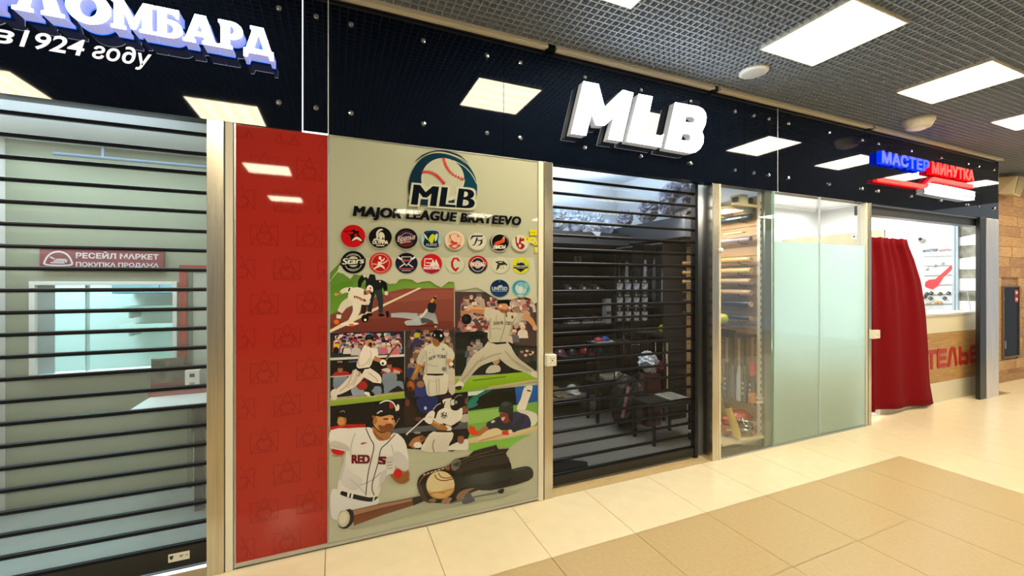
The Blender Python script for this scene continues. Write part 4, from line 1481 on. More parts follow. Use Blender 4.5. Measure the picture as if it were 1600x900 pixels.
line('c9b4ae', [(-60, 42), (0, 30), (40, 26)], 7, 3)
start(B1[3], 'b8d4d0', ring='9ac4cc', rw=5, col2='6aa8c0')
poly('10202c', [(-70, -70), (-20, -84), (40, -82), (72, -60), (64, 20), (74, 70), (20, 84), (-50, 74), (-76, 40), (-64, -10)], 2)
poly('b8cc1c', [(-10, 30), (-28, 5), (-5, -40), (20, -50), (34, -30), (24, 10), (8, 42)], 3)
poly('c4cfc0', [(-66, -55), (-40, -20), (-30, 10), (-48, -5), (-66, -30)], 2)
poly('c4cfc0', [(36, -40), (62, -56), (56, 0), (36, 20)], 2)
line('20386a', [(-55, -66), (0, -74), (50, -64)], 18, 3)
label_text('ALIENZ', '8a98b8', (-52, 64), (56, 64), 26, .06)
start(B1[4], 'd9c4ac', ring='e2d4bc', rw=6)
blob('cc9c8c', (0, -8), 66, 66, 0, 26)
blob('dfc6b0', (2, -8), 54, 54, 0, 26)
poly('c23a32', [(-45, 12), (-25, 0), (-5, 18), (20, 16), (30, 28), (8, 48), (-28, 36)], 2)
line('a84a42', [(-55, -60), (-42, -20), (-30, 10)], 9)
blob('8c3028', (28, -36), 12, 14)
blob('e0b8a4', (14, -18), 24, 26)
poly('bf5a50', [(-66, 54), (-20, 40), (0, 62), (40, 42), (66, 56), (30, 80), (0, 92), (-36, 84)], 2)
poly('dfc6b0', [(-30, 64), (0, 52), (24, 62), (0, 74)], 2)
start(B1[5], 'cccdb8', ring='c0c2ac', rw=4)
poly('1c2a58', [(-66, -40), (-54, -62), (62, -62), (56, -46), (-40, -44), (-60, -20)], 1)
line('232a40', [(-68, -8), (-70, -30), (-52, -50)], 6, 4)
poly('182238', [(-10, -34), (8, -30), (-20, 34), (-40, 46), (-64, 44), (-32, 30)], 2)
poly('182238', [(4, -16), (30, -12), (56, -20), (54, 20), (30, 44), (-8, 50), (20, 38), (38, 8), (28, -4), (6, -2)], 2)
line('c86a5a', [(50, -2), (62, -24), (76, -30)], 6, 3)
start(B1[6], '0b0c12', ring='0b0c12', rw=2)
blob('c2c4b4', (0, -6), 90, 88, 0, 34)
blob('0b0c12', (4, 2), 84, 84, 0, 34)
poly('c23024', [(-60, 44), (-48, 8), (-20, -8), (20, -24), (44, -60), (58, -30), (50, 4), (20, 14), (-8, 30), (-24, 34)], 3, 'd8713a')
poly('e8c8b0', [(40, -50), (56, -56), (54, -34)], 0)
label_text('ЛИСЫ', 'e0dfd6', (-66, 72), (64, 66), 34, .08, .15)
start(B1[7], 'c9cdbc', ring='bcc2b0', rw=4)
poly('9c1f26', [(-58, -66), (-40, -58), (-40, -10), (-20, 10), (-12, -40), (4, -64), (14, -40), (36, -56), (44, -20), (20, -16), (4, 0), (26, 10), (48, 30), (40, 60), (8, 78), (-28, 60), (-52, 10)], 2)
poly('c9cdbc', [(-20, 26), (0, 16), (10, 40), (-8, 56)], 2)
poly('d8c820', [(46, -60), (62, -70), (104, -58), (108, -30), (66, -10), (50, -28)], 2)
blob('6a6410', (76, -42), 8)
start(B2[0], '0e1014')
blob('bfc2b4', (0, 0), 72, 72, 0, 34)
blob('0e1014', (0, 0), 67, 67, 0, 34)
blob('c6c3ae', (0, -6), 46, 44, 0, 26)
label_text('Stars', '0e1014', (-96, 22), (92, 10), 58, .14, .18)
label_text('Stars', 'd6d8d0', (-88, 18), (86, 8), 52, .05, .18)
line('8a8d84', [(-36, 52), (0, 58), (36, 50)], 7, 3)
line('8a8d84', [(-40, -54), (0, -60), (38, -54)], 7, 3)
start(B2[1], 'b5161c', ring='c9423e', rw=6)
blob('dc9a8e', (0, 0), 80, 80, 0, 34)
blob('b5161c', (0, 0), 74, 74, 0, 34)
limb('e6ddd0', [(-6, -10), (-10, 12), (-14, 24)], [30, 28, 30])
limb('e6ddd0', [(-12, 22), (-30, 34), (-58, 52)], [26, 16, 9])
limb('e6ddd0', [(-8, 22), (14, 28), (36, 50)], [24, 18, 9])
blob('e6ddd0', (-4, -44), 12, 15)
limb('e6ddd0', [(2, -22), (24, -24), (34, -44)], [20, 12, 8])
limb('e6ddd0', [(-4, -6), (20, 2), (50, -14), (60, -28)], [12, 9, 8, 6])
line('e6ddd0', [(-70, 8), (-30, 10)], 6)
start(B2[2], '16203f', ring='0f1428', rw=3, col2='0d101e')
line('d8d8d6', [(-78, -56), (60, 36)], 9)
line('d8d8d6', [(78, -56), (-62, 36)], 9)
line('e4e4e2', [(-78, -56), (-48, -36)], 17)
line('e4e4e2', [(78, -56), (48, -36)], 17)
poly('d8d8d6', [(-44, -60), (44, -60), (44, -22), (0, 26), (-44, -22)])
poly('141c38', [(-38, -54), (38, -54), (38, -24), (0, 17), (-38, -24)])
label_text('fans', 'b04858', (-34, -16), (32, -18), 22, .06, .2)
line('b04858', [(-70, 50), (66, 50)], 9)
line('a8a8ac', [(-42, 66), (40, 66)], 8)
start(B2[3], 'c21420', ring='cb3038', rw=3)
poly('a51244', [(-92, 34), (92, 30), (66, 76), (0, 98), (-66, 76)])
line('e4dcd6', [(6, -44), (-62, -44), (-66, 20), (-8, 20), (-8, -6), (-50, -8)], 11)
poly('e4dcd6', [(-16, 28), (16, -44), (40, 28)])
poly('e4dcd6', [(28, -4), (44, -44), (76, 28), (48, 28)])
label_text('MOCKBA', 'e4dcd6', (-72, 54), (78, 52), 22, .09)
start(B2[4], 'c6cbb9', ring='bdc4b0', rw=4)
poly('a81824', [(-44, -18), (-18, -66), (30, -66), (58, -24), (26, -30), (16, -48), (-4, -46), (-18, -12), (-14, 30), (6, 50), (22, 36), (46, 34), (10, 84), (-24, 56), (-42, 24)], 0, 'c41c24')
start(B2[5], 'b01620', ring='b01620', rw=1)
poly('1e2440', [(-99, 8), (99, 8), (80, 56), (30, 92), (0, 94), (-30, 92), (-80, 56)])
blob('c8c4bc', (0, 0), 72, 74, 0, 32)
blob('20203a', (0, 0), 66, 68, 0, 32)
blob('b4b0ac', (0, 0), 38, 40, 0, 24)
poly('c8c4bc', [(-84, -24), (84, -24), (78, 20), (-78, 20)])
poly('a4242c', [(-78, -18), (78, -18), (72, 14), (-72, 14)])
label_text('MOCKBA', 'e0dad2', (-68, 12), (68, 12), 28, .08)
start(B2[6], 'c9ccb6', ring='bec2ae', rw=3)
poly('2b2c30', [(-56, -36), (0, -44), (40, -40), (76, -8), (84, 10), (50, -2), (10, 4), (-40, 10), (-24, -8), (-44, -24)], 1)
poly('c9ccb6', [(-20, -30), (20, -34), (30, -28), (-6, -22)])
poly('2b2c30', [(-30, 8), (-4, 4), (-12, 34), (-46, 66), (-38, 30)], 1)
blob('50504e', (18, 22), 20, 22)
blob('c9ccb6', (18, 22), 16, 18)
start(B2[7], 'c9c81c', ring='d6c41c', rw=3, col2='c8d01c')
poly('15181a', [(-54, 40), (0, 78), (56, 36), (40, -30), (0, -72), (-44, -26)], 0)
poly('b9bcb0', [(-40, -20), (-12, -62), (4, -76), (18, -54), (42, -20), (10, -34), (-8, -30)], 1)
poly('2a2e30', [(-86, -2), (88, -4), (86, 34), (-84, 36)])
label_text('RUSSIAN WOLVES', 'b9bcb0', (-80, 18), (82, 16), 17, .07)
line('b9bcb0', [(-44, 30), (46, 28)], 6)
start(B3[0], '143c70', ring='1a4c84', rw=3, col2='0e1c44')
poly('b8c4d4', [(-34, -8), (-10, -28), (4, -34), (28, -34), (30, -14), (12, -6)], 0)
label_text('UNITED', 'a9bacd', (-80, 18), (80, 18), 36, .06)
line('8aa2c0', [(-78, 30), (78, 30)], 6)
line('5a86b4', [(0, -84), (0, -66)], 8)
start(B3[1], '4aa0b8', ring='6ab4c4', rw=6, col2='2a7c98')
blob('b4ccd0', (4, 0), 66, 68, 0, 26)
poly('7fb8c8', [(-50, -40), (-20, -60), (40, -60), (70, -50), (80, -10), (60, 10), (30, 0), (-10, -20)], 2)
line('4a6a78', [(-30, -30), (0, -56), (30, -40), (30, 10)], 4, 4)
line('4a6a78', [(10, 60), (22, 30), (44, 20)], 5, 4)
poly('c8d8d8', [(-20, -10), (20, -14), (26, 30), (0, 50), (-24, 30)], 2)
line('dce8e8', [(-30, 76), (0, 84), (24, 78)], 8, 3)
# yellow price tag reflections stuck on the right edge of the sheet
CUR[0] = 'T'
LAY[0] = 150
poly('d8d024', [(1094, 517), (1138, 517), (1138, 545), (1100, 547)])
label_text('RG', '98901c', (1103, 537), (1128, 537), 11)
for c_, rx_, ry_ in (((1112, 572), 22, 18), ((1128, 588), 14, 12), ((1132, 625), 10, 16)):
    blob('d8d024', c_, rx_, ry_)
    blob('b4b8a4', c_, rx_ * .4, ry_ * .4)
PRINT = pm('poster_print', 'ffffff', .025, spec=.36, attr=True)
PR.build('printed_picture', PRINT, po, gain=.92)
# ================================================================== INSIDE THE PAWNSHOP
def P3(px, py, y):
    x, z = at(px, py, y)
    return (x, y, z)


cw = struct(MB().box(-1.90, 1.255, .93, -1.111, 1.275, 1.56).build('window_3', sheet('cash_window_glass', (.85, .97, .97), .96, (.6, .7, .7), .05, .02)), 'cash window of the pawnshop with a bright room behind it')
for q in ((-1.915, 1.205, .915, -1.885, 1.30, 1.575), (-1.126, 1.205, .915, -1.098, 1.30, 1.575), (-1.885, 1.205, 1.55, -1.126, 1.30, 1.575), (-1.885, 1.19, .905, -1.126, 1.30, .935)):
    MB().box(*q).build('frame', M['white'], cw, bevel=.003)
MB().box(-1.64, 1.245, .935, -1.63, 1.285, 1.55).build('pane_joint', pm('pale_green_edge', '9fb8b4', .3), cw)
MB().box(-1.884, 1.24, .935, -1.80, 1.25, 1.55).build('film_strip', pm('grey_blue_film', '8fa6aa', .4), cw)
cb = thing('wall_cabinet', 'grey blue cabinet seen through the cash window', 'cabinet', (-1.5, 2.6, 1.2))
MB().box(-1.95, 2.45, 1.46, -1.22, 2.88, 1.95).build('body', pm('grey_blue_cabinet', '6f8da2', .5), cb)
MB().box(-1.94, 2.435, 1.47, -1.59, 2.45, 1.94).build('door', pm('grey_blue_door', '7f9cb0', .4), cb)
MB().box(-1.58, 2.435, 1.47, -1.23, 2.45, 1.94).build('door', pm('grey_blue_door', '7f9cb0', .4), cb)
for z in (1.12, 1.30):  # shelves added to imitate bright tube reflections in the cash window
    s = thing('wall_shelf', 'white shelf added for reflected tube streaks behind the cash window, %s one' % ('lower' if z < 1.2 else 'upper'), 'shelf', (-1.6, 2.8, z))
    MB().box(-1.95, 2.62, z, -1.3, 2.898, z + .03).build('board', M['white'], s)
    MB().box(-1.95, 2.60, z - .01, -1.3, 2.62, z + .035).build('front_edge', pm('reflected_streak', 'f4f8f8', .3), s)
    for bx in (-1.9, -1.36):
        MB().box(bx, 2.66, z - .09, bx + .02, 2.898, z).build('bracket', M['alu'], s)

# sign over the cash window
sg = thing('wall_sign', 'dark red sign lettered in white above the cash window', 'sign', (-1.51, 1.20, 1.72))
MB().box(-1.856, 1.196, 1.652, -1.176, 1.228, 1.800).build('board', pm('plum_sign_board', '7c1f38', .4), sg, bevel=.002)
wh = pm('white_vinyl', 'd8cfd6', .5)
for body, a, b, z0, z1 in (('РЕСЕЙЛ МАРКЕТ', -1.668, -1.205, 1.738, 1.778), ('ПОКУПКА ПРОДАЖА', -1.668, -1.205, 1.680, 1.712)):
    MB().add(*text_fit(body, a, b, z0, z1, 1.1945, .03)).build('lettering', wh, sg)
em = MB()
ring = curve_pts([(-1.818, 1.690), (-1.826, 1.72), (-1.80, 1.765), (-1.758, 1.782), (-1.716, 1.765), (-1.692, 1.72), (-1.700, 1.690)], 4)
for i_ in range(len(ring)):
    stroke(em, [ring[i_], ring[(i_ + 1) % len(ring)]], .010, 1.1944 - i_ * 1e-5)
stroke(em, [(-1.795, 1.705), (-1.722, 1.705), (-1.715, 1.728), (-1.775, 1.728), (-1.798, 1.742)], .009, 1.1942)
stroke(em, [(-1.78, 1.717), (-1.73, 1.717)], .007, 1.1941)
em.build('emblem', wh, sg)

rd = thing('wall_frame', 'red painted frame around a pale wall board right of the cash window', 'frame', (-.9, 1.2, 0))
RF = pm('dull_red_paint', 'a02826', .5)
MB().box(-1.080, 1.19, .78, -1.035, 1.229, 1.70).build('jamb', RF, rd)
MB().box(-1.035, 1.19, 1.672, -.52, 1.229, 1.70).build('head', RF, rd)
MB().box(-1.035, 1.205, .0, -1.005, 1.229, 1.672).build('inner_strip', pm('green_grey_trim', '707c70', .6), rd)
MB().box(-1.005, 1.215, .0, -.51, 1.229, 1.672).build('board', pm('pale_board', 'b6beb4', .6), rd)

pc = struct(MB().box(-2.75, 1.05, 0, -2.04, 1.229, 2.54).build('wall_pier', M['wall_white']), 'white wall pier at the far left of the pawnshop')
rs = thing('round_sign', 'small round red sign on the white pier at the left edge', 'sign', (-2.1, 1.045, 2.40))
MB().lathe([(.001, -.01), (.05, -.01), (.05, 0), (.001, 0)], 24, 'Y', (-2.11, 1.04, 2.415)).build('disc', pm('red_disc', 'b02020', .4), rs)
MB().lathe([(.001, 0), (.02, 0), (.02, .004), (.001, .004)], 16, 'Y', (-2.11, 1.034, 2.415)).build('centre', M['white'], rs)
rod = MB().tube([(-1.75, 1.12, 2.44), (-.6, 1.12, 2.44)], .012, 8).box(-1.5, 1.112, 2.44, -1.484, 1.128, 2.54).box(-.8, 1.112, 2.44, -.784, 1.128, 2.54).build('curtain_rail', pm('blue_grey_rail', '566a80', .5))
tag(rod, 'blue grey rail hanging under the pawnshop ceiling', 'rail')

# desk with things on it
dk = thing('desk', 'white topped desk standing under the cash window by the red frame', 'desk', (-.88, .95, 0))
MB().box(-1.215, .72, .725, -.515, 1.185, .75).build('top', pm('white_laminate', 'd9dbd8', .35), dk, bevel=.003)
MB().box(-.885, .79, 0, -.835, .85, .725).build('leg', M['black'], dk)
MB().box(-.60, 1.1, 0, -.55, 1.16, .725).build('leg', M['black'], dk)
MB().box(-.90, .79, .55, -.53, .83, .725).build('apron', M['black'], dk)
bk = thing('picture_stand', 'dark printed picture board standing at the back of the desk', 'stand', (-1.07, 1.12, .75))
x0, z0 = at(237, 615, 1.12)
x1, z1 = at(289, 558, 1.12)
MB().box(x0, 1.11, .79, x1, 1.13, z1).build('board', pm('dark_picture_print', '4f4c46', .35, noise=(14, .8)), bk)
MB().box(x0 + .01, 1.105, z1 - .05, x0 + .08, 1.11, z1 - .01).build('green_patch', pm('dark_green_print', '233a34', .4), bk)
MB().box(x0, 1.06, .75, -.70, 1.14, .79).build('base', pm('dull_pink_base', '96504f', .5), bk, bevel=.004)
MB().box(x0, 1.104, .79, x1, 1.11, .84).build('red_band', pm('brown_red_print', '6e2f28', .4), bk)
tb_ = thing('card_terminal', 'small white box with a dark slot beside the picture board', 'terminal', (-.90, 1.1, .79))
x0, z0 = at(290, 602, 1.1)
x1, z1 = at(313, 577, 1.1)
MB().box(x0, 1.08, .791, x1, 1.14, z1).build('case', M['plastic_white'], tb_, bevel=.004)
MB().box(x0 + .03, 1.074, z1 - .05, x1 - .03, 1.08, z1 - .025).build('slot', M['dark_hole'], tb_)
MB().box(x0 + .03, 1.076, .80, x1 - .03, 1.08, .83).build('keypad', pm('grey_keypad', '9a9c98', .5), tb_)
rl = thing('paper_tray', 'dark desktop tray at the right end of the desk', 'tray', (-.72, .92, .75))
MB().box(-.80, .80, .751, -.56, 1.03, .775).box(-.80, .80, .775, -.79, 1.03, .81).box(-.57, .80, .775, -.56, 1.03, .81).build('tray', M['black'], rl)
MB().box(-.785, .81, .776, -.575, 1.02, .787).build('paper_pile', M['white'], rl)
# ================================================================== INSIDE THE DARK SPORTS SHOP
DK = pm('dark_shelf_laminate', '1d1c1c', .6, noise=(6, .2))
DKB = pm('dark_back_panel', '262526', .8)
TAPE = pm('silver_plastic_film', 'c4cdd8', .22, spec=.7)
rnd = random.Random(21)


def crumple(mb, c, rx, ry, rz, seed, amt=.22, nu=22, nv=14, lo=-.8, base=None):
    q = random.Random(seed)
    ph = [(q.uniform(3, 9), q.uniform(3, 9), q.uniform(3, 9), q.uniform(0, 6)) for _ in range(5)]

    def fn(p):
        s = sum(abs(sin(a * p.x + b * p.y + d * p.z + e)) for a, b, d, e in ph) / 5
        return 1 + amt * (s - .62) * 2
    mb.ell(c, rx, ry, rz, nu, nv, lo, 1, fn)
    if base is not None:
        dz = base - min(p[2] for p in mb.v)
        mb.v = [(p[0], p[1], p[2] + dz) for p in mb.v]
    return mb


# shelving along the back wall
su = thing('shelf_unit', 'dark shelving along the back wall of the sports shop', 'shelving', (2.0, 1.9, 0))
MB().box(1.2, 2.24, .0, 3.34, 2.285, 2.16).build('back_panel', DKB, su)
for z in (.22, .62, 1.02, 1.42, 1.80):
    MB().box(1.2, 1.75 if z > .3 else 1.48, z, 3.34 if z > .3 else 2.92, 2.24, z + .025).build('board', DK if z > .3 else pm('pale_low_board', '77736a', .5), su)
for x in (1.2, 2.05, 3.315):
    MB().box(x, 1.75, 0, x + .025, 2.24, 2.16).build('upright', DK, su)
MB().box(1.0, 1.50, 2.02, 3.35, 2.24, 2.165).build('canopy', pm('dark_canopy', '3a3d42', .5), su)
# shelving along the right wall
sr = thing('shelf_unit', 'dark tall shelving along the right wall behind the shutter', 'shelving', (3.5, 1.2, 0))
MB().box(3.36, .62, 2.05, 3.61, 2.24, 2.27).build('canopy', pm('dark_canopy_two', '34373c', .5), sr)
MB().box(3.735, .99, .0, 3.764, 2.24, 2.05).build('back_panel', DKB, sr)
for z in (.55, .95, 1.30):
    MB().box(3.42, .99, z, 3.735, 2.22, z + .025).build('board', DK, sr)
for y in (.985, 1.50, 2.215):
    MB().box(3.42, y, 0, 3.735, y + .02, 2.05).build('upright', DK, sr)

# crumpled plastic bags on the shelf tops
for i, (px, py, y, r) in enumerate(((872, 352, 1.75, .17), (901, 350, 1.8, .17), (930, 352, 1.75, .15), (948, 353, 1.85, .12), (925, 356, 1.56, .08))):
    x, z = at(px, py, y)
    lab = ['silver plastic bag on the back shelf canopy, at its left end by the post', 'rumpled plastic bag on the back shelf canopy, second from the left post',
           'rumpled plastic bag on the back shelf canopy, third from the left post', 'silver plastic bag on the back shelf canopy, near the corner of the shop', 'small torn silver bag drooping over the front edge of the canopy'][i]
    b = crumple(MB(), (x, y, 2.165 + r * .6), r * .62, r * .8, r * .8, 40 + i, .5, 26, 16, base=2.167)
    if i == 4:
        b.add([(x - .06, 1.49, 2.175), (x + .08, 1.49, 2.175), (x + .03, 1.475, 2.07), (x + .01, 1.48, 2.12)], [(0, 3, 2, 1)])
    tag(b.build('plastic_bag', TAPE), lab, 'plastic bag', 'crumpled plastic bags on the shelf tops')
DUL = pm('grey_plastic_film', '9b98a2', .25, spec=.7)
for i, (yy, r) in enumerate(((.86, .21), (1.31, .15), (1.74, .12))):
    lab = ['big lumpy wrapped bag on the right shelf top, nearest the shutter edge', 'wrapped grey bundle on the right shelf top, behind the big lumpy bag', 'small roll shaped bundle on the right shelf top, nearest the back corner'][i]
    b = crumple(MB(), (3.47, yy, 2.272 + r * .64), r * .62, r * .95, r * .85, 60 + i, .5, 26, 16, base=2.273)
    tag(b.build('plastic_bag', DUL), lab, 'plastic bag', 'crumpled plastic bags on the shelf tops')


def helmet(x, y, z, col, lab, ang=0.0, s=1.0):
    t = thing('batting_helmet', lab, 'helmet', (x, y, z), 'helmets on the shelves')
    m = pm('helmet_' + col, col, .2, coat=.4)
    MB().ell((x, y, z + .02 * s), .115 * s, .13 * s, .14 * s, 20, 10, 0.0, 1).box(x - .112 * s, y - .02, z - .0, x - .095 * s, y + .08 * s, z + .03).build('shell', m, t, smooth=False)
    br = curve_pts([(x - .09 * s, z), (x, z - .0), (x + .09 * s, z)], 4, closed=False)
    v = [(a, y - .10 * s, z + .028) for a in (x - .09 * s, x + .09 * s)] + [(a, y - .20 * s, z + .016) for a in (x + .05 * s, x - .05 * s)] + [(a, y - .10 * s, z + .02) for a in (x - .09 * s, x + .09 * s)] + [(a, y - .20 * s, z + .008) for a in (x + .05 * s, x - .05 * s)]
    MB().add(v, [(0, 3, 2, 1), (4, 5, 6, 7), (2, 3, 7, 6), (1, 2, 6, 5), (0, 4, 7, 3)]).build('brim', m, t)
    MB().ell((x + .108 * s, y + .03, z + .06 * s), .02, .05 * s, .05 * s, 12, 6).build('ear_guard', m, t)
    return t


for px, py, y, z, col, lab in ((868, 598, 1.62, .246, '7d7250', 'olive helmet on the low shelf, half hidden by the steel post'), (894, 598, 1.62, .246, 'c9c8bf', 'white helmet on the low shelf'), (917, 598, 1.62, .246, '22262c', 'black helmet on the low shelf, right of the white one'),
                               (914, 555, 1.9, .646, '8c1c1c', 'red helmet on the second shelf'), (874, 555, 1.9, .646, '6a4058', 'purple helmet on the second shelf, by the steel post'), (892, 555, 1.95, .646, '2e2c2a', 'black helmet on the second shelf, left of the red one'), (934, 552, 1.9, .646, '20242c', 'black helmet on the second shelf, right of the red one')):
    x = at(px, py, y)[0]
    helmet(x, y, z, col, lab, s=.68)

# shoes, boxes and packs on the higher shelves
for i, (px, py, y, z) in enumerate(((890, 436, 1.92, 1.446), (912, 436, 1.95, 1.446), (933, 436, 1.92, 1.446), (893, 492, 1.92, 1.046), (916, 492, 1.92, 1.046), (935, 494, 1.92, 1.046))):
    x = at(px, py, y)[0]
    lab = 'dark sports shoe on the %s shelf, %s' % ('upper' if z > 1.2 else 'middle', ['first from the post', 'second from the post', 'third from the post'][i % 3])
    t = thing('sports_shoe', lab, 'shoe', (x, y, z), 'sports shoes on the shelves')
    s = curve_pts([(-.085, .02), (-.085, .08), (-.06, .10), (-.02, .085), (.025, .06), (.075, .045), (.085, .02)], 3, closed=False)
    MB().prism([(x + a, z + b) for a, b in s], y - .045, y + .045).build('upper', pm('shoe_upper', '3d3a3a', .5), t, bevel=.01)
    MB().box(x - .086, y - .048, z, x + .088, y + .048, z + .02).build('sole', pm('shoe_sole', '9a9690', .5), t)
    MB().box(x - .035, y - .047, z + .04, x - .005, y - .0455, z + .06).build('stripe', M['white'], t)
x, y = at(903, 402, 1.85)[0], 1.85
t = thing('price_card', 'small pale card with a dark ring leaning on the top shelf', 'card', (x, y, 1.826))
MB().box(x - .05, y, 1.826, x + .05, y + .008, 1.90).build('card', pm('pale_card', '8a8880', .5), t)
MB().lathe([(.018, 0), (.028, 0), (.028, .003), (.018, .003)], 18, 'Y', (x, y, 1.865)).build('ring_print', M['dark_hole'], t)
x = at(948, 478, 1.8)[0]
t = thing('box', 'narrow white carton standing on the middle shelf near the corner', 'box', (x, 1.8, 1.046))
MB().box(x - .035, 1.76, 1.046, x + .04, 1.85, 1.36).build('carton', pm('pale_carton', '8f9092', .5), t)
MB().box(x - .03, 1.758, 1.16, x + .035, 1.76, 1.20).build('band_print', M['dark_hole'], t)

# hanging glove packs near the corner
GP = pm('glove_pack_print', '8f93a0', .4, noise=(26, .7))
pk0 = None
for r_ in range(3):
    for k in range(4):
        px, py = 968 + k * 13, 448 + r_ * 22
        y = 1.12
        x, z = at(px, py, y)
        lab = 'hanging %s pack of batting gloves, %s of its row from the corner' % (['upper', 'middle', 'lower'][r_], ['first', 'second', 'third', 'fourth'][k])
        if pk0 is None:
            t = pk0 = thing('glove_pack', lab, 'glove pack', (x, y, z), 'hanging packs of gloves')
            MB().box(x - .045, y, z - .08, x + .045, y + .012, z + .05).build('card', pm('dark_pack_card', '23242a', .4), t)
            f = MB()
            for j in range(4):
                f.tube([(x - .027 + j * .018, y - .004, z - .02), (x - .03 + j * .02, y - .008, z + .035)], [.010, .008], 6)
            f.ell((x, y - .004, z - .04), .034, .014, .03, 10, 6)
            f.build('glove', GP, t)
            MB().box(x - .008, y - .002, z + .05, x + .008, y + .004, z + .075).build('hook_tab', M['alu'], t)
        else:
            dup(pk0, (x, y, z), lab)
hk = MB()
for r_ in range(3):
    z = at(990, 448 + r_ * 22, 1.12)[1] + .072
    hk.box(at(962, 448, 1.12)[0], 1.134, z, at(1014, 448, 1.12)[0], 1.142, z + .01)
hko = hk.build('hook_rail', M['black'])
tag(hko, 'black rails the glove packs hang from', 'rail')
st_ = thing('display_stand', 'dark grid stand behind the hanging glove packs', 'stand', (2.95, 1.155, 0))
xa, xb = at(960, 448, 1.155)[0], at(1011, 448, 1.155)[0]
for k in range(5):
    MB().tube([(xa + (xb - xa) * k / 4, 1.155, 0), (xa + (xb - xa) * k / 4, 1.155, 1.70)], .008, 6).build('bar', M['black'], st_)

# bats and rods upright at the right wall
for k in range(7):
    y = 1.06 + k * .16 + (.03 if k > 2 else 0)
    t = thing('baseball_bat', 'grey bat standing upright on the right shelving, %s from the front' % ['first', 'second', 'third', 'fourth', 'fifth', 'sixth', 'seventh'][k], 'bat', (3.5, y, 1.326), 'bats standing on the right shelving')
    g_ = pm('bat_grey_%d' % k, ['8e8f92', '3a3c44', '6c6e76', '26282e', '9a9a98', '40424a', '5a5c60'][k], .3)
    MB().lathe([(.005, 0), (.031, .005), (.033, .05), (.032, .26), (.022, .42), (.013, .52)], 12, 'Z', (3.5, y, 1.326)).build('barrel', g_, t, smooth=True)
    MB().lathe([(.013, .52), (.012, .66), (.022, .672), (.022, .685), (.004, .69)], 12, 'Z', (3.5, y, 1.326)).build('grip', M['black'], t, smooth=True)
yb = tag(MB().ell((3.50, 1.08, .976 + .055), .055, .055, .055, 18, 12).build('ball', pm('yellow_ball', 'b5b020', .5), smooth=True), 'yellow ball lying on the middle board of the right shelving', 'ball')
cr = thing('clothes_rack', 'chrome rail rack with thin rods before the right shelving', 'rack', (3.25, 1.15, 0))
for k in range(6):
    y = .95 + k * .13
    MB().tube([(3.385, y, .30), (3.385, y, .90)], .008, 6).build('rod', M['chrome'], cr)
MB().tube([(3.385, .9, .90), (3.385, 1.65, .90)], .011, 8).build('top_rail', M['chrome'], cr)
MB().tube([(3.385, .9, .0), (3.385, .9, .90)], .014, 8).build('post', M['chrome'], cr)
MB().tube([(3.385, 1.65, .0), (3.385, 1.65, .90)], .014, 8).build('post', M['chrome'], cr)

# display island in the middle of the shop
isl = thing('display_table', 'dark display table in the middle of the sports shop', 'table', (2.95, 1.25, 0))
MB().box(2.66, 1.20, .86, 3.20, 1.44, .89).build('top', DK, isl)
for a, b in ((2.68, 1.21), (3.16, 1.21), (2.68, 1.40), (3.16, 1.40)):
    MB().box(a, b, 0, a + .03, b + .03, .86).build('leg', M['black'], isl)
MB().box(2.66, 1.20, .45, 3.20, 1.44, .47).build('lower_shelf', DK, isl)
x = 2.80
t = thing('cap_set', 'red and blue folded caps on a white tray on the display table', 'caps', (x, 1.25, .89))
MB().box(x - .10, 1.22, .891, x + .14, 1.36, .902).build('tray', pm('white_tray', 'a8a8ac', .4), t)
MB().ell((x - .05, 1.29, .905), .05, .05, .045, 12, 6, 0, 1).build('red_cap', pm('red_cap', '9c2034', .6), t)
MB().ell((x + .04, 1.29, .905), .06, .05, .05, 12, 6, 0, 1).build('blue_cap', pm('blue_cap', '1c3a7c', .6), t)
t = thing('box', 'flat pale box lying under the table top with a folded white card on it', 'box', (2.95, 1.3, .47))
MB().box(2.80, 1.23, .471, 3.12, 1.42, .50).build('carton', pm('pale_flat_box', '97968e', .5), t)
MB().add([(2.96, 1.24, .501), (3.0, 1.24, .57), (3.04, 1.24, .501), (2.96, 1.30, .501), (3.0, 1.30, .57), (3.04, 1.30, .501)], [(0, 1, 4, 3), (1, 2, 5, 4)]).build('folded_card', M['white'], t)
tag(crumple(MB(), (3.20, .985, .645), .09, .10, .10, 90, .55, 26, 16, base=.562).build('plastic_bag', TAPE), 'shiny crumpled film heap on top of the dull red carton', 'plastic bag', 'crumpled plastic bags on the shelf tops')
rcap = tag(MB().ell((3.50, 1.14, .578), .10, .085, .075, 16, 8, 0, 1).box(3.43, 1.02, .578, 3.56, 1.08, .588).build('cap', pm('bright_red_cap', 'b01c28', .5)), 'bright red cap lying on the lowest board of the right shelving', 'cap')
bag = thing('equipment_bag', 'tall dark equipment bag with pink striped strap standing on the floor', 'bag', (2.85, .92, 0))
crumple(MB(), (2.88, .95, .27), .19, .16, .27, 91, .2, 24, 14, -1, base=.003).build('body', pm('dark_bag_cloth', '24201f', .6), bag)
MB().tube([(2.78, .80, .50), (2.74, .79, .36), (2.72, .82, .18)], .016, 6).build('strap', pm('pink_striped_strap', 'a06a74', .5, noise=(30, .5)), bag)
MB().tube([(2.84, .85, .48), (2.86, .82, .60), (2.93, .84, .60), (2.95, .88, .48)], .012, 6).build('handle', M['black'], bag)
MB().box(2.82, .775, .10, 2.94, .79, .26).build('pocket', pm('grey_pocket', '4a4a46', .5), bag)
bin_ = thing('bin', 'black tub standing on the floor left of the equipment bag', 'bin', (3.10, 1.60, 0))
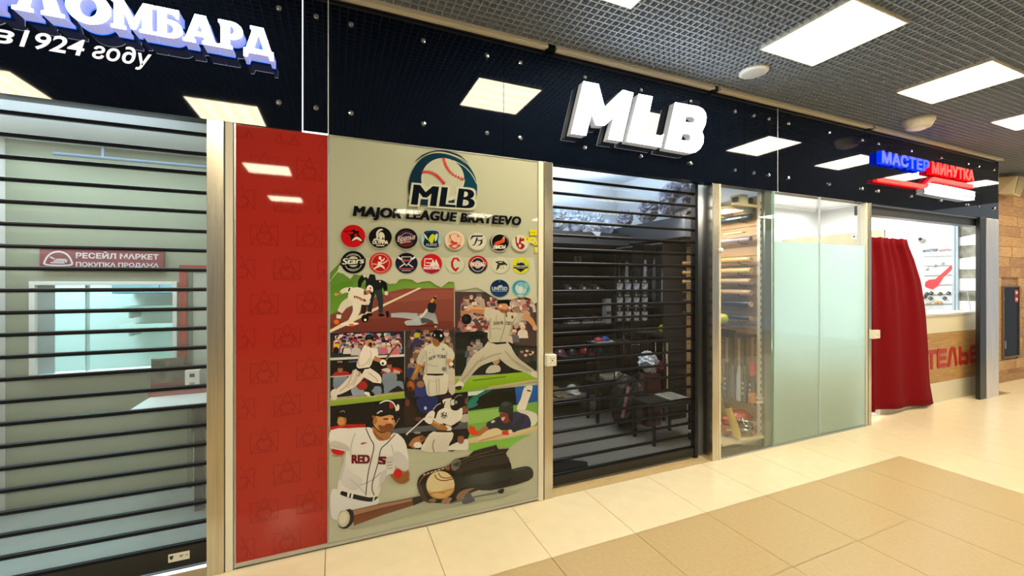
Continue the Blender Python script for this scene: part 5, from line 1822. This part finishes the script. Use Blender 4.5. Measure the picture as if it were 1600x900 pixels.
MB().lathe([(.001, 0), (.10, 0), (.13, .46), (.14, .46), (.14, .49), (.12, .49), (.095, .03), (.001, .03)], 24, 'Z', (3.10, 1.60, 0)).build('tub', M['black'], bin_, smooth=False)
MB().lathe([(.001, .49), (.138, .49), (.138, .505), (.001, .515)], 24, 'Z', (3.10, 1.60, 0)).build('lid', M['black'], bin_)
bn = thing('bench', 'low dark bench with a newspaper on it behind the shutter', 'bench', (3.0, .6, 0))
MB().box(2.78, .44, .36, 3.30, .76, .40).build('seat', pm('dark_bench_top', '1c1d1e', .4), bn, bevel=.01)
for a, b in ((2.80, .45), (3.26, .45), (2.80, .73), (3.26, .73)):
    MB().box(a, b, 0, a + .025, b + .025, .36).build('leg', M['black'], bn)
pp = thing('newspaper', 'folded newspaper lying on the low dark bench', 'newspaper', (3.2, .6, .40))
MB().box(3.06, .46, .401, 3.29, .74, .407).build('sheet', pm('newsprint', '8d8b80', .7, noise=(40, .3)), pp)
for k in range(5):
    MB().box(3.10, .49 + k * .05, .407, 3.27, .505 + k * .05, .4078).build('print_line', M['dark_hole'], pp)
cx_ = thing('box', 'dull red carton standing behind the bench at the right', 'box', (3.25, .98, 0))
MB().box(3.12, .90, 0, 3.30, 1.08, .56).build('carton', pm('dull_red_carton', '4a2226', .6), cx_)
MB().box(3.118, .96, 0, 3.12, 1.02, .56).build('tape', pm('brown_tape', '6a5440', .4), cx_)
tag(MB().add([(1.62, .30, .004), (1.95, .28, .004), (2.02, .40, .004), (1.86, .52, .004), (1.62, .50, .004), (1.62, .30, .012), (1.95, .28, .012), (2.02, .40, .012), (1.86, .52, .012), (1.62, .50, .012)],
             [(5, 6, 7, 8, 9), (0, 1, 6, 5), (1, 2, 7, 6), (2, 3, 8, 7), (3, 4, 9, 8), (4, 0, 5, 9)]).build('floor_mat', M['black']), 'black floor mat just inside the middle shutter', 'mat')
# ================================================================== BAT DISPLAY BEHIND THE CLEAR PANE
SLAT = pm('oak_slatwall', 'a8845a', .55, noise=(5, .15, (1, 1, 8)))
sw = thing('slat_wall', 'oak slat wall carrying bats behind the clear pane', 'slat wall', (3.75, .5, 0))
zz = .10
while zz < 2.40:
    h = .096
    MB().box(3.742, .075, zz + .003, 3.764, .97, zz + h - .003).build('slat', SLAT, sw)
    zz += h
up = MB()
up.box(3.72, .045, .08, 3.745, .075, 2.43)
uo = up.build('upright', pm('white_slotted_upright', 'cfccc0', .4), sw)
for k in range(36):
    MB().box(3.7265, .0445, .14 + k * .062, 3.7385, .0455, .168 + k * .062).build('slot', M['dark_hole'], uo)
MB().box(3.745, .05, .08, 3.762, .072, 2.43).build('dark_upright', M['black'], sw)


def shelf(name, z, y0, y1, x0, lab, col):
    t = thing(name, lab, 'shelf', (3.6, (y0 + y1) / 2, z))
    MB().box(x0, y0, z, 3.74, y1, z + .022).build('board', pm('shelf_' + col, col, .5), t, bevel=.002)
    for y in (y0 + .05, y1 - .07):
        MB().add([(3.74, y, z), (3.74, y + .006, z), (3.74, y, z - .09), (3.74, y + .006, z - .09), (x0 + .06, y, z), (x0 + .06, y + .006, z)], [(0, 2, 4), (1, 5, 3), (2, 3, 5, 4), (0, 1, 3, 2)]).build('bracket', M['alu'], t)
    return t


shelf('wall_shelf', 2.285, .06, .42, 3.36, 'pale shelf at the top of the bat display', 'd2c19a')
shelf('wall_shelf', .095, .02, .42, 3.20, 'pale shelf at the foot of the bat display, under the red mask', 'cdbd95')
t = thing('box', 'small pale carton on the top display shelf by the upright', 'box', (3.66, .14, 2.307))
MB().box(3.50, .08, 2.308, 3.60, .19, 2.40).build('carton', pm('pale_small_carton', 'c4bba6', .5), t)
MB().box(3.498, .10, 2.33, 3.50, .17, 2.38).build('label_print', M['dark_hole'], t)
tag(crumple(MB(), (3.30, .34, 2.385), .10, .12, .10, 120, .4).build('plastic_bag', pm('dark_film', '4a4848', .3)), 'dark crumpled bag on the top display shelf by the cream strip', 'plastic bag')

# bats lying in hooks along the slat wall, barrel end to the front
BP = [(.005, 0), (.020, .001), (.028, .006), (.031, .02), (.032, .10), (.031, .26), (.024, .42), (.016, .54)]
HP = [(.016, .54), (.012, .66), (.0115, .78), (.014, .81), (.023, .822), (.024, .835), (.004, .842)]
rowsb = [(312, '15181c', '9a9c98', 'silver tapered bat with a black end plug, topmost of the lying bats'), (337, '1c2a34', '27343c', 'dark blue bat with a black end, below the silver one'), (372, '4a2c3a', '9a8a90', 'thin purple and silver bat, below the dark blue one'),
         (405, 'c8a468', 'b8904e', 'pale wooden bat with a hollowed end, upper of the two yellow ones'), (423, 'c8a468', 'bd9858', 'pale wooden bat with a hollowed end, lower of the two yellow ones'), (440, 'b09068', 'a88862', 'tan wooden bat with dark script, upper of its pair'),
         (458, 'b09068', 'a6845e', 'tan wooden bat with dark script, lower of its pair'), (476, 'cfa468', '15120f', 'black bat with a pale wooden end, upper of its pair'), (498, 'b08a68', '1a1518', 'black bat with red print and a pale wooden end, lowest of the lying bats')]
for i, (py, ec, bc, lab) in enumerate(rowsb):
    xb = 3.665
    yb_, zb = atx(1180, py, xb)
    t = thing('baseball_bat', lab, 'bat', (xb, .10, zb), 'bats lying on hooks of the slat wall')
    slim = .72 if i in (2, 8) else 1.0
    MB().lathe([(r * slim, h) for r, h in BP], 18, 'Y', (xb, .10, zb)).build('barrel', pm('bat_body_%d' % i, bc, .28, noise=(6, .12, (8, 1, 8))), t, smooth=True)
    MB().lathe([(r * (.9 if slim < 1 else 1), h) for r, h in HP], 14, 'Y', (xb, .10, zb)).build('grip', pm('bat_grip_%d' % i, '1a1816' if i > 6 or i < 3 else bc, .5), t, smooth=True)
    MB().lathe([(.0295 * slim, .004), (.0295 * slim, -.003), (.024 * slim, -.006), (.016 * slim, -.001), (.002, -.0005)], 18, 'Y', (xb, .098, zb)).build('end_cap', pm('bat_end_%d' % i, ec, .4), t, smooth=True)
    if i in (5, 6):
        MB().box(xb - .0325, .46, zb - .012, xb - .0300, .53, zb + .010).build('script_print', M['dark_hole'], t)
    if i in (0, 1):
        MB().box(xb - .0335, .18, zb - .008, xb - .0305, .34, zb + .008).build('logo_print', pm('bat_print_%d' % i, '26424c' if i == 0 else '8a9a9c', .4), t)
    for y in (.20, .56):
        h_ = MB().tube([(3.742, y, zb - .045), (3.66, y, zb - .040), (3.625, y, zb - .030), (3.62, y, zb - .01)], .004, 6)
        h_.build('hook', M['black'], t)
t = thing('price_card', 'yellow card hanging between the two topmost lying bats', 'card', (3.60, .2, 2.16))
ya, za = atx(1156, 363, 3.6)
MB().box(3.58, .13, za - .008, 3.64, .33, za + .002).build('card', pm('yellow_card', 'e0d896', .5), t)
MB().box(3.60, .15, za + .002, 3.62, .31, za + .0026).build('print_line', M['dark_hole'], t)
ty, tz = atx(1126, 498, 3.55)
tag(MB().ell((3.475, .25, 1.215), .05, .05, .05, 18, 12).build('ball', pm('lime_ball', 'c4cc1c', .5), smooth=True), 'lime yellow ball beside the cream strip under the lying bats', 'ball')
tag(MB().lathe([(.001, 0), (.03, 0), (.03, .012), (.001, .012)], 14, 'Z', (3.475, .25, 1.152)).box(3.46, .235, 1.148, 3.742, .265, 1.153).build('ball_holder', M['black']), 'small black holder under the lime yellow ball', 'holder')

# rack with bats hanging knob up
rk = thing('bat_rack', 'dark rail rack holding the hanging bats by their knobs', 'rack', (3.6, .3, 1.06))
MB().box(3.44, .09, 1.045, 3.74, .56, 1.065).build('plate', pm('dark_rack_plate', '1a1c22', .4), rk)
MB().box(3.44, .09, 1.065, 3.46, .56, 1.12).build('lip', pm('dark_rack_lip', '20232a', .35), rk)
ups = [(1136, 'd0cec4', '3a3d42', 'bat with white grip and dark barrel hanging in the rack, nearest the cream strip', 1.0), (1145, '2a2a2c', '6a6e70', 'bat with dark grip and grey barrel hanging second in the rack', .98), (1155, 'd0cec4', 'c6cacc', 'long white bat hanging in the middle of the rack', 1.0),
       (1164, '1d1c20', '45484c', 'bat with black grip hanging fourth in the rack', 1.0), (1175, '8a6a58', '4c3a38', 'dark bat with bright red sleeve and orange end hanging last in the rack', 1.0)]
for i, (px, gc, bc, lab, L_) in enumerate(ups):
    xb = 3.70
    yb_, zb = atx(px, 518, xb)
    zt = 1.013
    prof = [(.004, .03), (.024, .028), (.025, .012), (.013, .0), (.0125, -.10), (.013, -.26)]
    low = [(.013, -.26), (.020, -.33), (.029, -.42), (.031, -.55), (.030, -.60), (.024, -.622), (.004, -.625)]
    t = thing('baseball_bat', lab, 'bat', (xb, yb_, zt), 'bats hanging in the rack')
    MB().lathe([(r, h) for r, h in reversed(prof)], 14, 'Z', (xb, yb_, zt)).build('grip', pm('hang_grip_%d' % i, gc, .5), t, smooth=True)
    MB().lathe([(r, h * 1.0) for r, h in reversed(low)], 16, 'Z', (xb, yb_, zt)).build('barrel', pm('hang_barrel_%d' % i, bc, .25), t, smooth=True)
    if i == 4:
        MB().lathe([(.022, -.34), (.022, -.33), (.017, -.22), (.014, -.20)], 14, 'Z', (xb, yb_, zt)).build('red_sleeve', pm('red_sleeve', 'd8283a', .4), t)
        MB().lathe([(.0325, -.60), (.0325, -.50)], 16, 'Z', (xb, yb_, zt)).build('orange_band', pm('orange_band', 'c8702a', .4), t)
    if i in (0, 3, 4):
        f = MB()
        for k in range(3):
            f.box(xb - .034, yb_ - .008, zt - .44 - k * .05, xb - .030, yb_ + .008, zt - .415 - k * .05)
        f.build('letter_print', pm('pale_print_%d' % i, 'b4b4b0', .4), t)
# wooden bat leaning in front and red catcher mask
t = thing('baseball_bat', 'short yellow wooden bat leaning against the red catcher mask', 'bat', (3.33, .08, .117))
a0, a1 = Vector((3.42, .046, .152)), Vector((3.21, .058, .66))
pts = [a0.lerp(a1, k) for k in (0, .02, .3, .55, .8, .95, .955, 1)]
MB().tube(pts[:4], [.030, .033, .033, .024], 16).build('barrel', pm('yellow_wood', 'd0b25c', .4, noise=(5, .12)), t, smooth=True)
MB().tube(pts[3:], [.024, .014, .014, .024, .024], 14).build('grip', pm('dark_bat_grip', '33302a', .5), t, smooth=True)
mk = thing('catcher_mask', 'red catcher mask with white wire cage on the display floor shelf', 'mask', (3.52, .2, .117))
MK = pm('red_mask_shell', '9c1f1c', .25, coat=.4)
c = (3.60, .165, .228)
q_ = .78
MB().ell(c, .12, .11, .11, 24, 14, -.95, 1).build('shell', MK, mk, smooth=True)
cage = MB()
K = lambda a, b, d: (c[0] + a * q_, c[1] + b * q_, c[2] + d * q_)
for s_ in (-.5, 0, .5):
    cage.tube([K(-.10 + s_ * .02, -.12, .09), K(-.04 + s_ * .16, -.175, s_ * .03), K(-.02 + s_ * .12, -.15, -.09)], .0035, 6)
for s_ in (-.06, -.01, .045):
    cage.tube([K(-.15, -.06, s_ + .02), K(-.07, -.155, s_ + .01), K(.03, -.17, s_), K(.11, -.11, s_ - .01)], .0035, 6)
cage.build('wire_cage', M['chrome'], mk)
MB().ell(K(-.03, -.095, .0), .08, .045, .066, 18, 10).build('dark_opening', M['black'], mk, smooth=True)
for k in range(3):
    MB().ell(K(.075 + k * .02, -.118 + k * .03, .075 - k * .01), .018, .010, .008, 10, 6).build('vent', M['black'], mk)
MB().tube([K(.03, -.15, -.11), K(.11, -.11, -.09), K(.15, -.03, -.05)], .014, 8).build('chin_bar', MK, mk, smooth=True)
g2 = thing('shin_guard', 'red padded guard lying behind the wooden bat on the display shelf', 'guard', (3.27, .3, .117))
MB().ell((3.415, .16, .178), .055, .058, .06, 16, 10, -.95, 1).build('pad', MK, g2, smooth=True)
MB().ell((3.41, .16, .262), .045, .05, .04, 14, 8).build('knee_cap', pm('orange_red_pad', 'b03424', .3), g2, smooth=True)
MB().tube([(3.365, .12, .19), (3.415, .10, .195), (3.465, .12, .19)], .008, 6).build('strap', pm('yellow_strap', 'c8a85a', .5), g2)
t = thing('price_card', 'pale slanted card holders at the white upright near the glass foot', 'card', (3.70, .06, .45))
MB().obox((3.70, .035, .475), .045, .004, .010, 0, (0, radians(12))).build('holder', M['cream'], t)
MB().obox((3.71, .035, .435), .05, .004, .010, 0, (0, radians(4))).build('holder', M['cream'], t)
# ================================================================== TAILOR SHOP
ct = thing('counter', 'tailor counter with wood front between two cream bands and red lettering', 'counter', (7.0, .3, 0))
MB().box(5.95, .165, 0, 8.393, .60, .26).build('base_band', pm('cream_counter_base', 'd9d2bd', .35), ct, bevel=.002)
MB().box(5.95, .165, .262, 8.393, .60, .905).build('wood_front', M['wood'], ct)
MB().box(5.95, .165, .907, 8.393, .60, 1.14).build('upper_band', pm('cream_counter_band', 'ddd5ba', .35), ct, bevel=.002)
MB().box(5.93, .145, 1.141, 8.393, .62, 1.165).build('top', pm('white_counter_top', 'd8dcdf', .25), ct, bevel=.003)
RL = pm('red_counter_letters', 'a8241c', .4)


def thick(pts, w, y0, y1, mb):
    for a, b in zip(pts, pts[1:]):
        d = hypot(b[0] - a[0], b[1] - a[1])
        ux, uz = (b[0] - a[0]) / d * w / 2, (b[1] - a[1]) / d * w / 2
        mb.prism([(a[0] - ux + uz, a[1] - uz - ux), (b[0] + ux + uz, b[1] + uz - ux), (b[0] + ux - uz, b[1] + uz + ux), (a[0] - ux - uz, a[1] - uz + ux)], y0, y1)


def cp(px, py):
    return at(1440 + px / 6.0, 490 + py / 6.0, .16)


zt, zb = .695, .452
xs = [cp(a, 400)[0] for a in (75, 132, 148, 232, 246, 332, 352, 436, 454, 530)]
w = .052
wv = .05
for nm, strokes in (
        ('letter', [[(xs[0] - .34, zb), (xs[0] - .24, zt - .03), (xs[0] - .20, zt - .03), (xs[0] - .10, zb)], [(xs[0] - .29, zb + .08), (xs[0] - .15, zb + .08)]]),
        ('letter', [[(xs[0] - .02, zt - .026), (xs[1] - .02, zt - .026)], [((xs[0] + xs[1]) / 2 - .02, zt - .026), ((xs[0] + xs[1]) / 2 - .02, zb + .02)]]),
        ('letter', [[(xs[3] - .02, zt - .026), (xs[2] + .035, zt - .026), (xs[2] + .025, zt - .04), (xs[2] + .025, zb + .04), (xs[2] + .035, zb + .026), (xs[3] - .02, zb + .026)], [(xs[2] + .03, (zt + zb) / 2), (xs[3] - .03, (zt + zb) / 2)]]),
        ('letter', [[(xs[4] + .025, zb + .02), (xs[4] + .08, zt - .04), (xs[4] + .10, zt - .024), (xs[5] - .09, zt - .024), (xs[5] - .07, zt - .04), (xs[5] - .02, zb + .02)]]),
        ('letter', [[(xs[6] + .025, zt - .02), (xs[6] + .025, zb + .04), (xs[6] + .035, zb + .026), (xs[7] - .035, zb + .026), (xs[7] - .02, zb + .045), (xs[7] - .02, zb + .115), (xs[7] - .035, zb + .13), (xs[6] + .03, zb + .13)]]),
        ('letter', [[(xs[9] - .02, zt - .026), (xs[8] + .035, zt - .026), (xs[8] + .025, zt - .04), (xs[8] + .025, zb + .04), (xs[8] + .035, zb + .026), (xs[9] - .02, zb + .026)], [(xs[8] + .03, (zt + zb) / 2), (xs[9] - .03, (zt + zb) / 2)]])):
    lb = MB()
    for i_, s in enumerate(strokes):
        for j_ in range(len(s) - 1):
            thick(s[j_:j_ + 2], w, .155 + .0004 * (i_ * 6 + j_), .165, lb)
    lb.build(nm, RL, ct)

wp = thing('partition', 'oak fitting room partition behind the red curtain', 'partition', (7.02, 1.2, 0))
MB().box(7.0, .64, 0, 7.03, 2.06, 2.30).build('panel', M['wood_pale'], wp)
MB().box(6.995, .62, 0, 7.035, .64, 2.30).build('edge_strip', M['cream'], wp)
bc = thing('cupboard', 'pale green grey cupboard standing behind the frosted glass', 'cupboard', (4.6, .5, 0))
CG = pm('pale_sage_cupboard', 'b4b48c', .5)
MB().box(3.88, .22, 0, 5.32, .60, .86).build('body', CG, bc)
MB().box(3.87, .20, .86, 5.33, .62, .885).build('top', M['white'], bc)
for k in range(3):
    MB().box(3.90 + k * .475, .205, .08, 4.36 + k * .475, .22, .84).build('door', pm('sage_door_%d' % k, 'b8b890', .45), bc)

# white display on the right inner wall: grid with hooks and a red pointer shape
XW = 8.405


def WP(px, py):
    y, z = atx(px, py, XW)
    return y, z


def wall_prism(pts, x0, x1, mb):
    """outline in pixels on the side wall, given thickness towards the room"""
    q = [WP(*p) for p in pts]
    tri = tessellate_polygon([[Vector((a, b, 0)) for a, b in q]])
    n = len(q)
    vs = [(x0, a, b) for a, b in q] + [(x1, a, b) for a, b in q]
    fs = [tuple(t) for t in tri] + [tuple(i + n for i in t[::-1]) for t in tri] + [(i, (i + 1) % n, (i + 1) % n + n, i + n) for i in range(n)]
    return mb.add(vs, fs)


dp = thing('display_board', 'white key and tool display board with red diagonal emblem above the counter', 'display', (8.40, .6, 1.17))
wall_prism([(1433, 345), (1489, 350), (1489, 488), (1433, 488)], 8.405, 8.418, MB()).build('board', pm('white_grid_board', 'c9d3da', .4), dp)
wall_prism([(1446, 441), (1452, 437), (1462, 436), (1487, 414), (1488, 420), (1474, 433), (1466, 446), (1457, 452), (1446, 448)], 8.395, 8.405, MB()).build('red_emblem', pm('red_emblem', 'd8434c', .4), dp)
for r_ in range(6):
    y0, y1 = 400 + r_ * 15, 403 + r_ * 15
    wall_prism([(1444, y0), (1488, y0 - 1), (1488, y0 + .6), (1444, y0 + 1.6)], 8.398, 8.405, MB()).build('hook_rail', pm('silver_rail_%d' % r_, 'a9b4ba', .3, metal=.6), dp)
vs, fs = text_fit('МАСТЕР', 0, 1, 0, 1, 0, .05)
ya, za = WP(1442, 394)
yb2, zb2 = WP(1466, 393)
MB().add([(8.396 - v[1] * .001, ya + (yb2 - ya) * v[0], za + .045 * v[2]) for v in vs], fs).build('lettering', pm('grey_blue_lettering', '5a6678', .5), dp)
vs, fs = text_fit('МИНУТКА', 0, 1, 0, 1, 0, .05)
ya, za = WP(1468, 393)
yb2, zb2 = WP(1487, 392)
MB().add([(8.396, ya + (yb2 - ya) * v[0], za + .036 * v[2]) for v in vs], fs).build('lettering', pm('pale_red_lettering', 'b08084', .5), dp)
for i, (px, py) in enumerate(((1449, 459), (1456, 458), (1470, 459), (1483, 458), (1455, 466), (1477, 466), (1446, 464))):
    y, z = WP(px, py)
    wt = thing('wrist_watch', 'dark watch strap hanging on the white display board, %s' % ['first of its upper row', 'second of its upper row', 'third of its upper row', 'last of its upper row', 'second of its lower row', 'last of its lower row', 'first of its lower row'][i], 'watch', (8.39, y, z), 'small dark goods on the display board')
    MB().obox((8.388, y, z), .006, .018, .022, 0, (radians(35), 0)).build('strap', M['black'], wt)
    MB().obox((8.381, y, z), .003, .010, .010, 0, (radians(35), 0)).build('dial', M['alu'], wt)
for i, (px, py) in enumerate(((1452, 473), (1464, 472), (1470, 473), (1448, 419), (1460, 414), (1472, 410))):
    y, z = WP(px, py)
    tag(MB().ell((8.385, y, z), .014, .026, .026, 12, 8).build('knob', pm('small_good_%d' % i, ['b9b4a8', 'b8a070', 'b09868', 'd5dde0', 'c2cbd0', 'cdd5da'][i], .35), smooth=True),
        'small round %s good on the white display board, %s' % (['grey', 'tan', 'brown', 'white', 'pale grey', 'pale'][i], ['below the watches', 'below the watches in the middle', 'below the watches at the right', 'left of the red emblem top', 'above the red emblem', 'right above the red emblem'][i]), 'trinket', 'small pale goods on the display board')
cmv = thing('camera_dome', 'white security camera on the wall above the display board', 'camera', (8.36, .8, 1.95))
y, z = WP(1440, 374)
MB().ell((8.35, y, z), .05, .05, .045, 16, 10).build('housing', M['white'], cmv, smooth=True)
MB().ell((8.31, y - .02, z), .02, .025, .025, 12, 8).build('lens', M['dark_hole'], cmv, smooth=True)
MB().box(8.36, y - .02, z - .02, 8.392, y + .02, z + .02).build('arm', M['white'], cmv)
apz = thing('aluminium_post', 'pale blue aluminium post between display board and banded window', 'post', (8.38, .42, 1.17))
wall_prism([(1490, 349), (1499, 350), (1499, 487), (1490, 487)], 8.36, 8.415, MB()).build('profile', pm('pale_blue_aluminium', 'a9bccb', .35), apz)
wall_prism([(1493.5, 349), (1495.5, 350), (1495.5, 487), (1493.5, 487)], 8.356, 8.36, MB()).build('groove', pm('grey_groove', '7f93a0', .4), apz)
bw = thing('banded_pane', 'glass pane with white film bands at the right of the counter', 'pane', (8.4, .3, 1.17))
wall_prism([(1499, 350), (1534, 352), (1534, 487), (1499, 487)], 8.408, 8.414, MB()).build('pane', pm('dim_view_through_pane', '8b8f86', .12, noise=(7, .5)), bw)
for a, b, c_, d_ in ((371, 364, 384, 382), (404, 400, 421, 420), (435, 435, 454, 454), (470, 471, 487, 487)):
    wall_prism([(1499, a), (1534, b), (1534, d_), (1499, c_)], 8.402, 8.408, MB()).build('film_band', pm('white_film_band_%d' % a, 'eef3f6', .4), bw)
wrk = thing('wire_stand', 'thin grey wire stand on the counter before the banded pane', 'stand', (8.2, .4, 1.165))
qs = [(1487, 457), (1511, 455), (1517, 486)]
pts = [(8.3, atx(px, py, 8.3)[0], atx(px, py, 8.3)[1]) for px, py in qs]
MB().tube(pts, .006, 6).build('wire', M['alu'], wrk)
MB().tube([(8.3, pts[2][1] - .05, 1.17), (8.3, pts[2][1] + .12, 1.175)], .006, 6).build('foot', M['alu'], wrk)

# curtain on its rod
rod = thing('curtain_rod', 'thin metal rod carrying the red curtain', 'rod', (5.9, .10, 2.09))
MB().tube([(5.43, .16, 2.09), (6.42, .16, 2.09)], .010, 10).build('tube', M['chrome'], rod)
MB().lathe([(.001, 0), (.03, 0), (.03, .02), (.001, .02)], 14, 'X', (5.43, .16, 2.09)).build('flange', M['chrome'], rod)
MB().ell((6.43, .16, 2.09), .018, .018, .018, 10, 6).build('finial', M['chrome'], rod)
cu = thing('curtain', 'long crimson curtain flaring out at the left of the tailor opening', 'curtain', (6.1, .1, 0))
edge = [(0.02, 7.04), (.3, 6.95), (.8, 6.90), (1.2, 6.85), (1.58, 6.74), (1.85, 6.58), (2.02, 6.44), (2.09, 6.40)]


def redge(z):
    for (a, xa), (b, xb) in zip(edge, edge[1:]):
        if a <= z <= b:
            return xa + (xb - xa) * (z - a) / (b - a)
    return edge[0][1] if z < edge[0][0] else edge[-1][1]


NU, NV = 90, 26
vs, fs = [], []
for j in range(NV + 1):
    t_ = j / NV
    for i in range(NU + 1):
        u = i / NU
        low = .095 if u < .13 else .10 - .08 * (u - .13) / .87
        z = low + (2.085 - low) * t_ + (.012 * abs(sin(u * 6.5 * pi)) if j == NV else 0)
        xl = 5.46
        x = xl + (redge(z) - xl) * u
        d = .012 * sin(u * 13 * pi + .4 * sin(3 * t_)) * t_ ** 2 + .022 * sin(u * 5 * pi + 1.0) * (1 - .3 * t_)
        fold = .045 * math.exp(-((u - .13) / .025) ** 2) * (1 - .5 * t_)
        vs.append((x, .10 - d - fold * .6, z))
for j in range(NV):
    for i in range(NU):
        a = j * (NU + 1) + i
        fs.append((a, a + 1, a + NU + 2, a + NU + 1))
m_ = MB()
m_.add(vs, fs)
co = m_.build('cloth', M['curtain'], cu, smooth=True)
sol = co.modifiers.new('thickness', 'SOLIDIFY')
sol.thickness = .004
for k in range(8):
    x = 5.50 + k * .118
    MB().tube([(x + .004 * sin(a * 2), .155 + .024 * cos(a), 2.088 + .026 * sin(a)) for a in (2 * pi * i / 12 for i in range(13))], .004, 6, False).build('ring', M['plastic_white'], cu)
ls = struct(MB().box(5.50, .18, .0015, 6.25, .24, .004).build('painted_floor_light', M['white']), 'white strip painted in for the brightly lit floor under the red curtain')  # brightness of the lit floor put in as a white strip
# ================================================================== SMALL FITTINGS
x, z = at(859, 561, -.01)
sk = thing('socket_box', 'white square box with dark holes on the steel post left of the middle shutter', 'socket box', (1.44, -.01, 1.01))
MB().box(1.388, -.050, .968, 1.468, -.010, 1.052).build('case', M['plastic_white'], sk, bevel=.005)
for dx, dz, r in ((0, 0, .006), (-.012, .016, .0035), (.012, .016, .0035), (-.012, -.016, .0035), (.012, -.016, .0035)):
    MB().lathe([(.0005, 0), (r, 0), (r, .001), (.0005, .001)], 10, 'Y', (1.432 + dx, -.0505, 1.01 + dz)).build('hole', M['dark_hole'], sk)
s2 = thing('socket_box', 'small white box on the slim post beside the red curtain', 'socket box', (5.42, -.01, 1.0))
MB().box(5.375, -.052, .956, 5.505, -.010, 1.048).build('case', M['plastic_white'], s2, bevel=.005)
MB().lathe([(.0005, 0), (.006, 0), (.006, .001), (.0005, .001)], 10, 'Y', (5.45, -.0525, 1.0)).build('hole', M['dark_hole'], s2)
yk, zk = at(1125, 391, -.02)
kn = thing('door_stop', 'small round white button on the cream strip beside the bat display', 'button', (3.134, -.012, zk))
MB().lathe([(.001, -.0), (.022, 0), (.02, -.018), (.001, -.02)][::-1], 16, 'Y', (3.134, -.012, zk)).build('cap', M['white'], kn, smooth=True)
MB().lathe([(.001, 0), (.026, 0), (.026, .003), (.001, .003)], 16, 'Y', (3.134, -.0145, zk)).build('rim', M['cream'], kn)

sp = thing('ceiling_speaker', 'round white speaker set flush in the grille ceiling', 'speaker', (3.12, -.34, HC))
SG = pm('speaker_cloth', 'c3c9cc', .6, bump=(400, .2))
MB().lathe([(.001, -.012), (.088, -.012), (.10, -.006), (.108, .0), (.108, .012), (.001, .012)], 32, 'Z', (3.12, -.34, HC - .006)).build('rim', M['white'], sp, smooth=False)
MB().lathe([(.001, -.016), (.06, -.0155), (.086, -.0125), (.086, -.011), (.001, -.011)], 28, 'Z', (3.12, -.34, HC - .006)).build('grille', SG, sp)
MB().lathe([(.001, -.0175), (.006, -.017), (.006, -.015), (.001, -.015)], 10, 'Z', (3.12, -.34, HC - .006)).build('badge', M['alu'], sp)
dd = thing('smoke_detector', 'white dome shaped detector hanging under the grille ceiling', 'detector', (5.62, -.33, HC))
MB().lathe([(.001, -.10), (.07, -.10), (.10, -.085), (.13, -.02), (.13, 0), (.001, 0)], 28, 'Z', (5.62, -.33, HC - .002)).build('body', pm('cream_plastic', 'd8d2c2', .4), dd, smooth=False)
MB().lathe([(.001, -.112), (.04, -.11), (.055, -.10), (.001, -.10)], 20, 'Z', (5.62, -.33, HC - .002)).build('sensor_cap', M['white'], dd)

# far right wall fittings
wl = thing('wall_speaker', 'cream tapered wall speaker high on the travertine wall', 'speaker', (10.0, .3, 3.05))
cxx, czz = at(1576, 293, .30)
v = [(cxx - .16, .376, czz - .10), (cxx + .17, .376, czz - .12), (cxx + .19, .376, czz + .16), (cxx - .16, .376, czz + .16),
     (cxx - .10, .22, czz - .13), (cxx + .14, .22, czz - .15), (cxx + .18, .16, czz + .15), (cxx - .15, .16, czz + .14)]
MB().add(v, [(0, 1, 2, 3), (4, 7, 6, 5), (0, 4, 5, 1), (3, 2, 6, 7), (0, 3, 7, 4), (1, 5, 6, 2)]).build('case', pm('cream_case', 'c9bfa4', .45), wl, bevel=.012)
v = [(cxx - .085, .214, czz - .11), (cxx + .12, .214, czz - .125), (cxx + .155, .156, czz + .13), (cxx - .125, .156, czz + .12)]
v2 = [(a, b - .006, c) for a, b, c in v]
MB().add(v + v2, [(4, 7, 6, 5), (0, 4, 5, 1), (1, 5, 6, 2), (2, 6, 7, 3), (3, 7, 4, 0)]).build('front_grille', pm('tan_grille', '9c8c68', .6), wl)
hc = thing('fire_cabinet', 'dark glass fire cabinet door in the travertine wall with red stickers', 'cabinet', (10.04, .38, .36))
MB().box(9.745, .366, .365, 10.335, .40, 1.515).build('door', pm('dark_glass_door', '0e1112', .4, spec=.12), hc)
for q in ((9.74, .355, .36, 9.765, .378, 1.52), (10.315, .355, .36, 10.34, .378, 1.52), (9.765, .355, 1.495, 10.315, .378, 1.52), (9.765, .355, .36, 10.315, .378, .385)):
    MB().box(*q).build('frame', pm('bronze_frame', '6c5b46', .4), hc)
RS = pm('red_sticker', 'c8443a', .5)
for z in (1.36, 1.25):
    o = MB().box(10.18, .3635, z, 10.29, .366, z + .09).build('sticker', RS, hc)
    MB().box(10.20, .3628, z + .03, 10.27, .3635, z + .06).build('sticker_mark', M['white'], o)
MB().box(9.775, .3635, 1.27, 9.815, .366, 1.34).build('paper_tag', pm('dull_tag', '4e4a40', .5), hc)
MB().box(9.775, .345, .52, 9.80, .366, .64).build('handle', M['alu'], hc)
struct(MB().box(8.60, .33, 0, 13.0, .377, .12).build('baseboard_right', M['stone3']), 'brown stone base along the travertine wall')
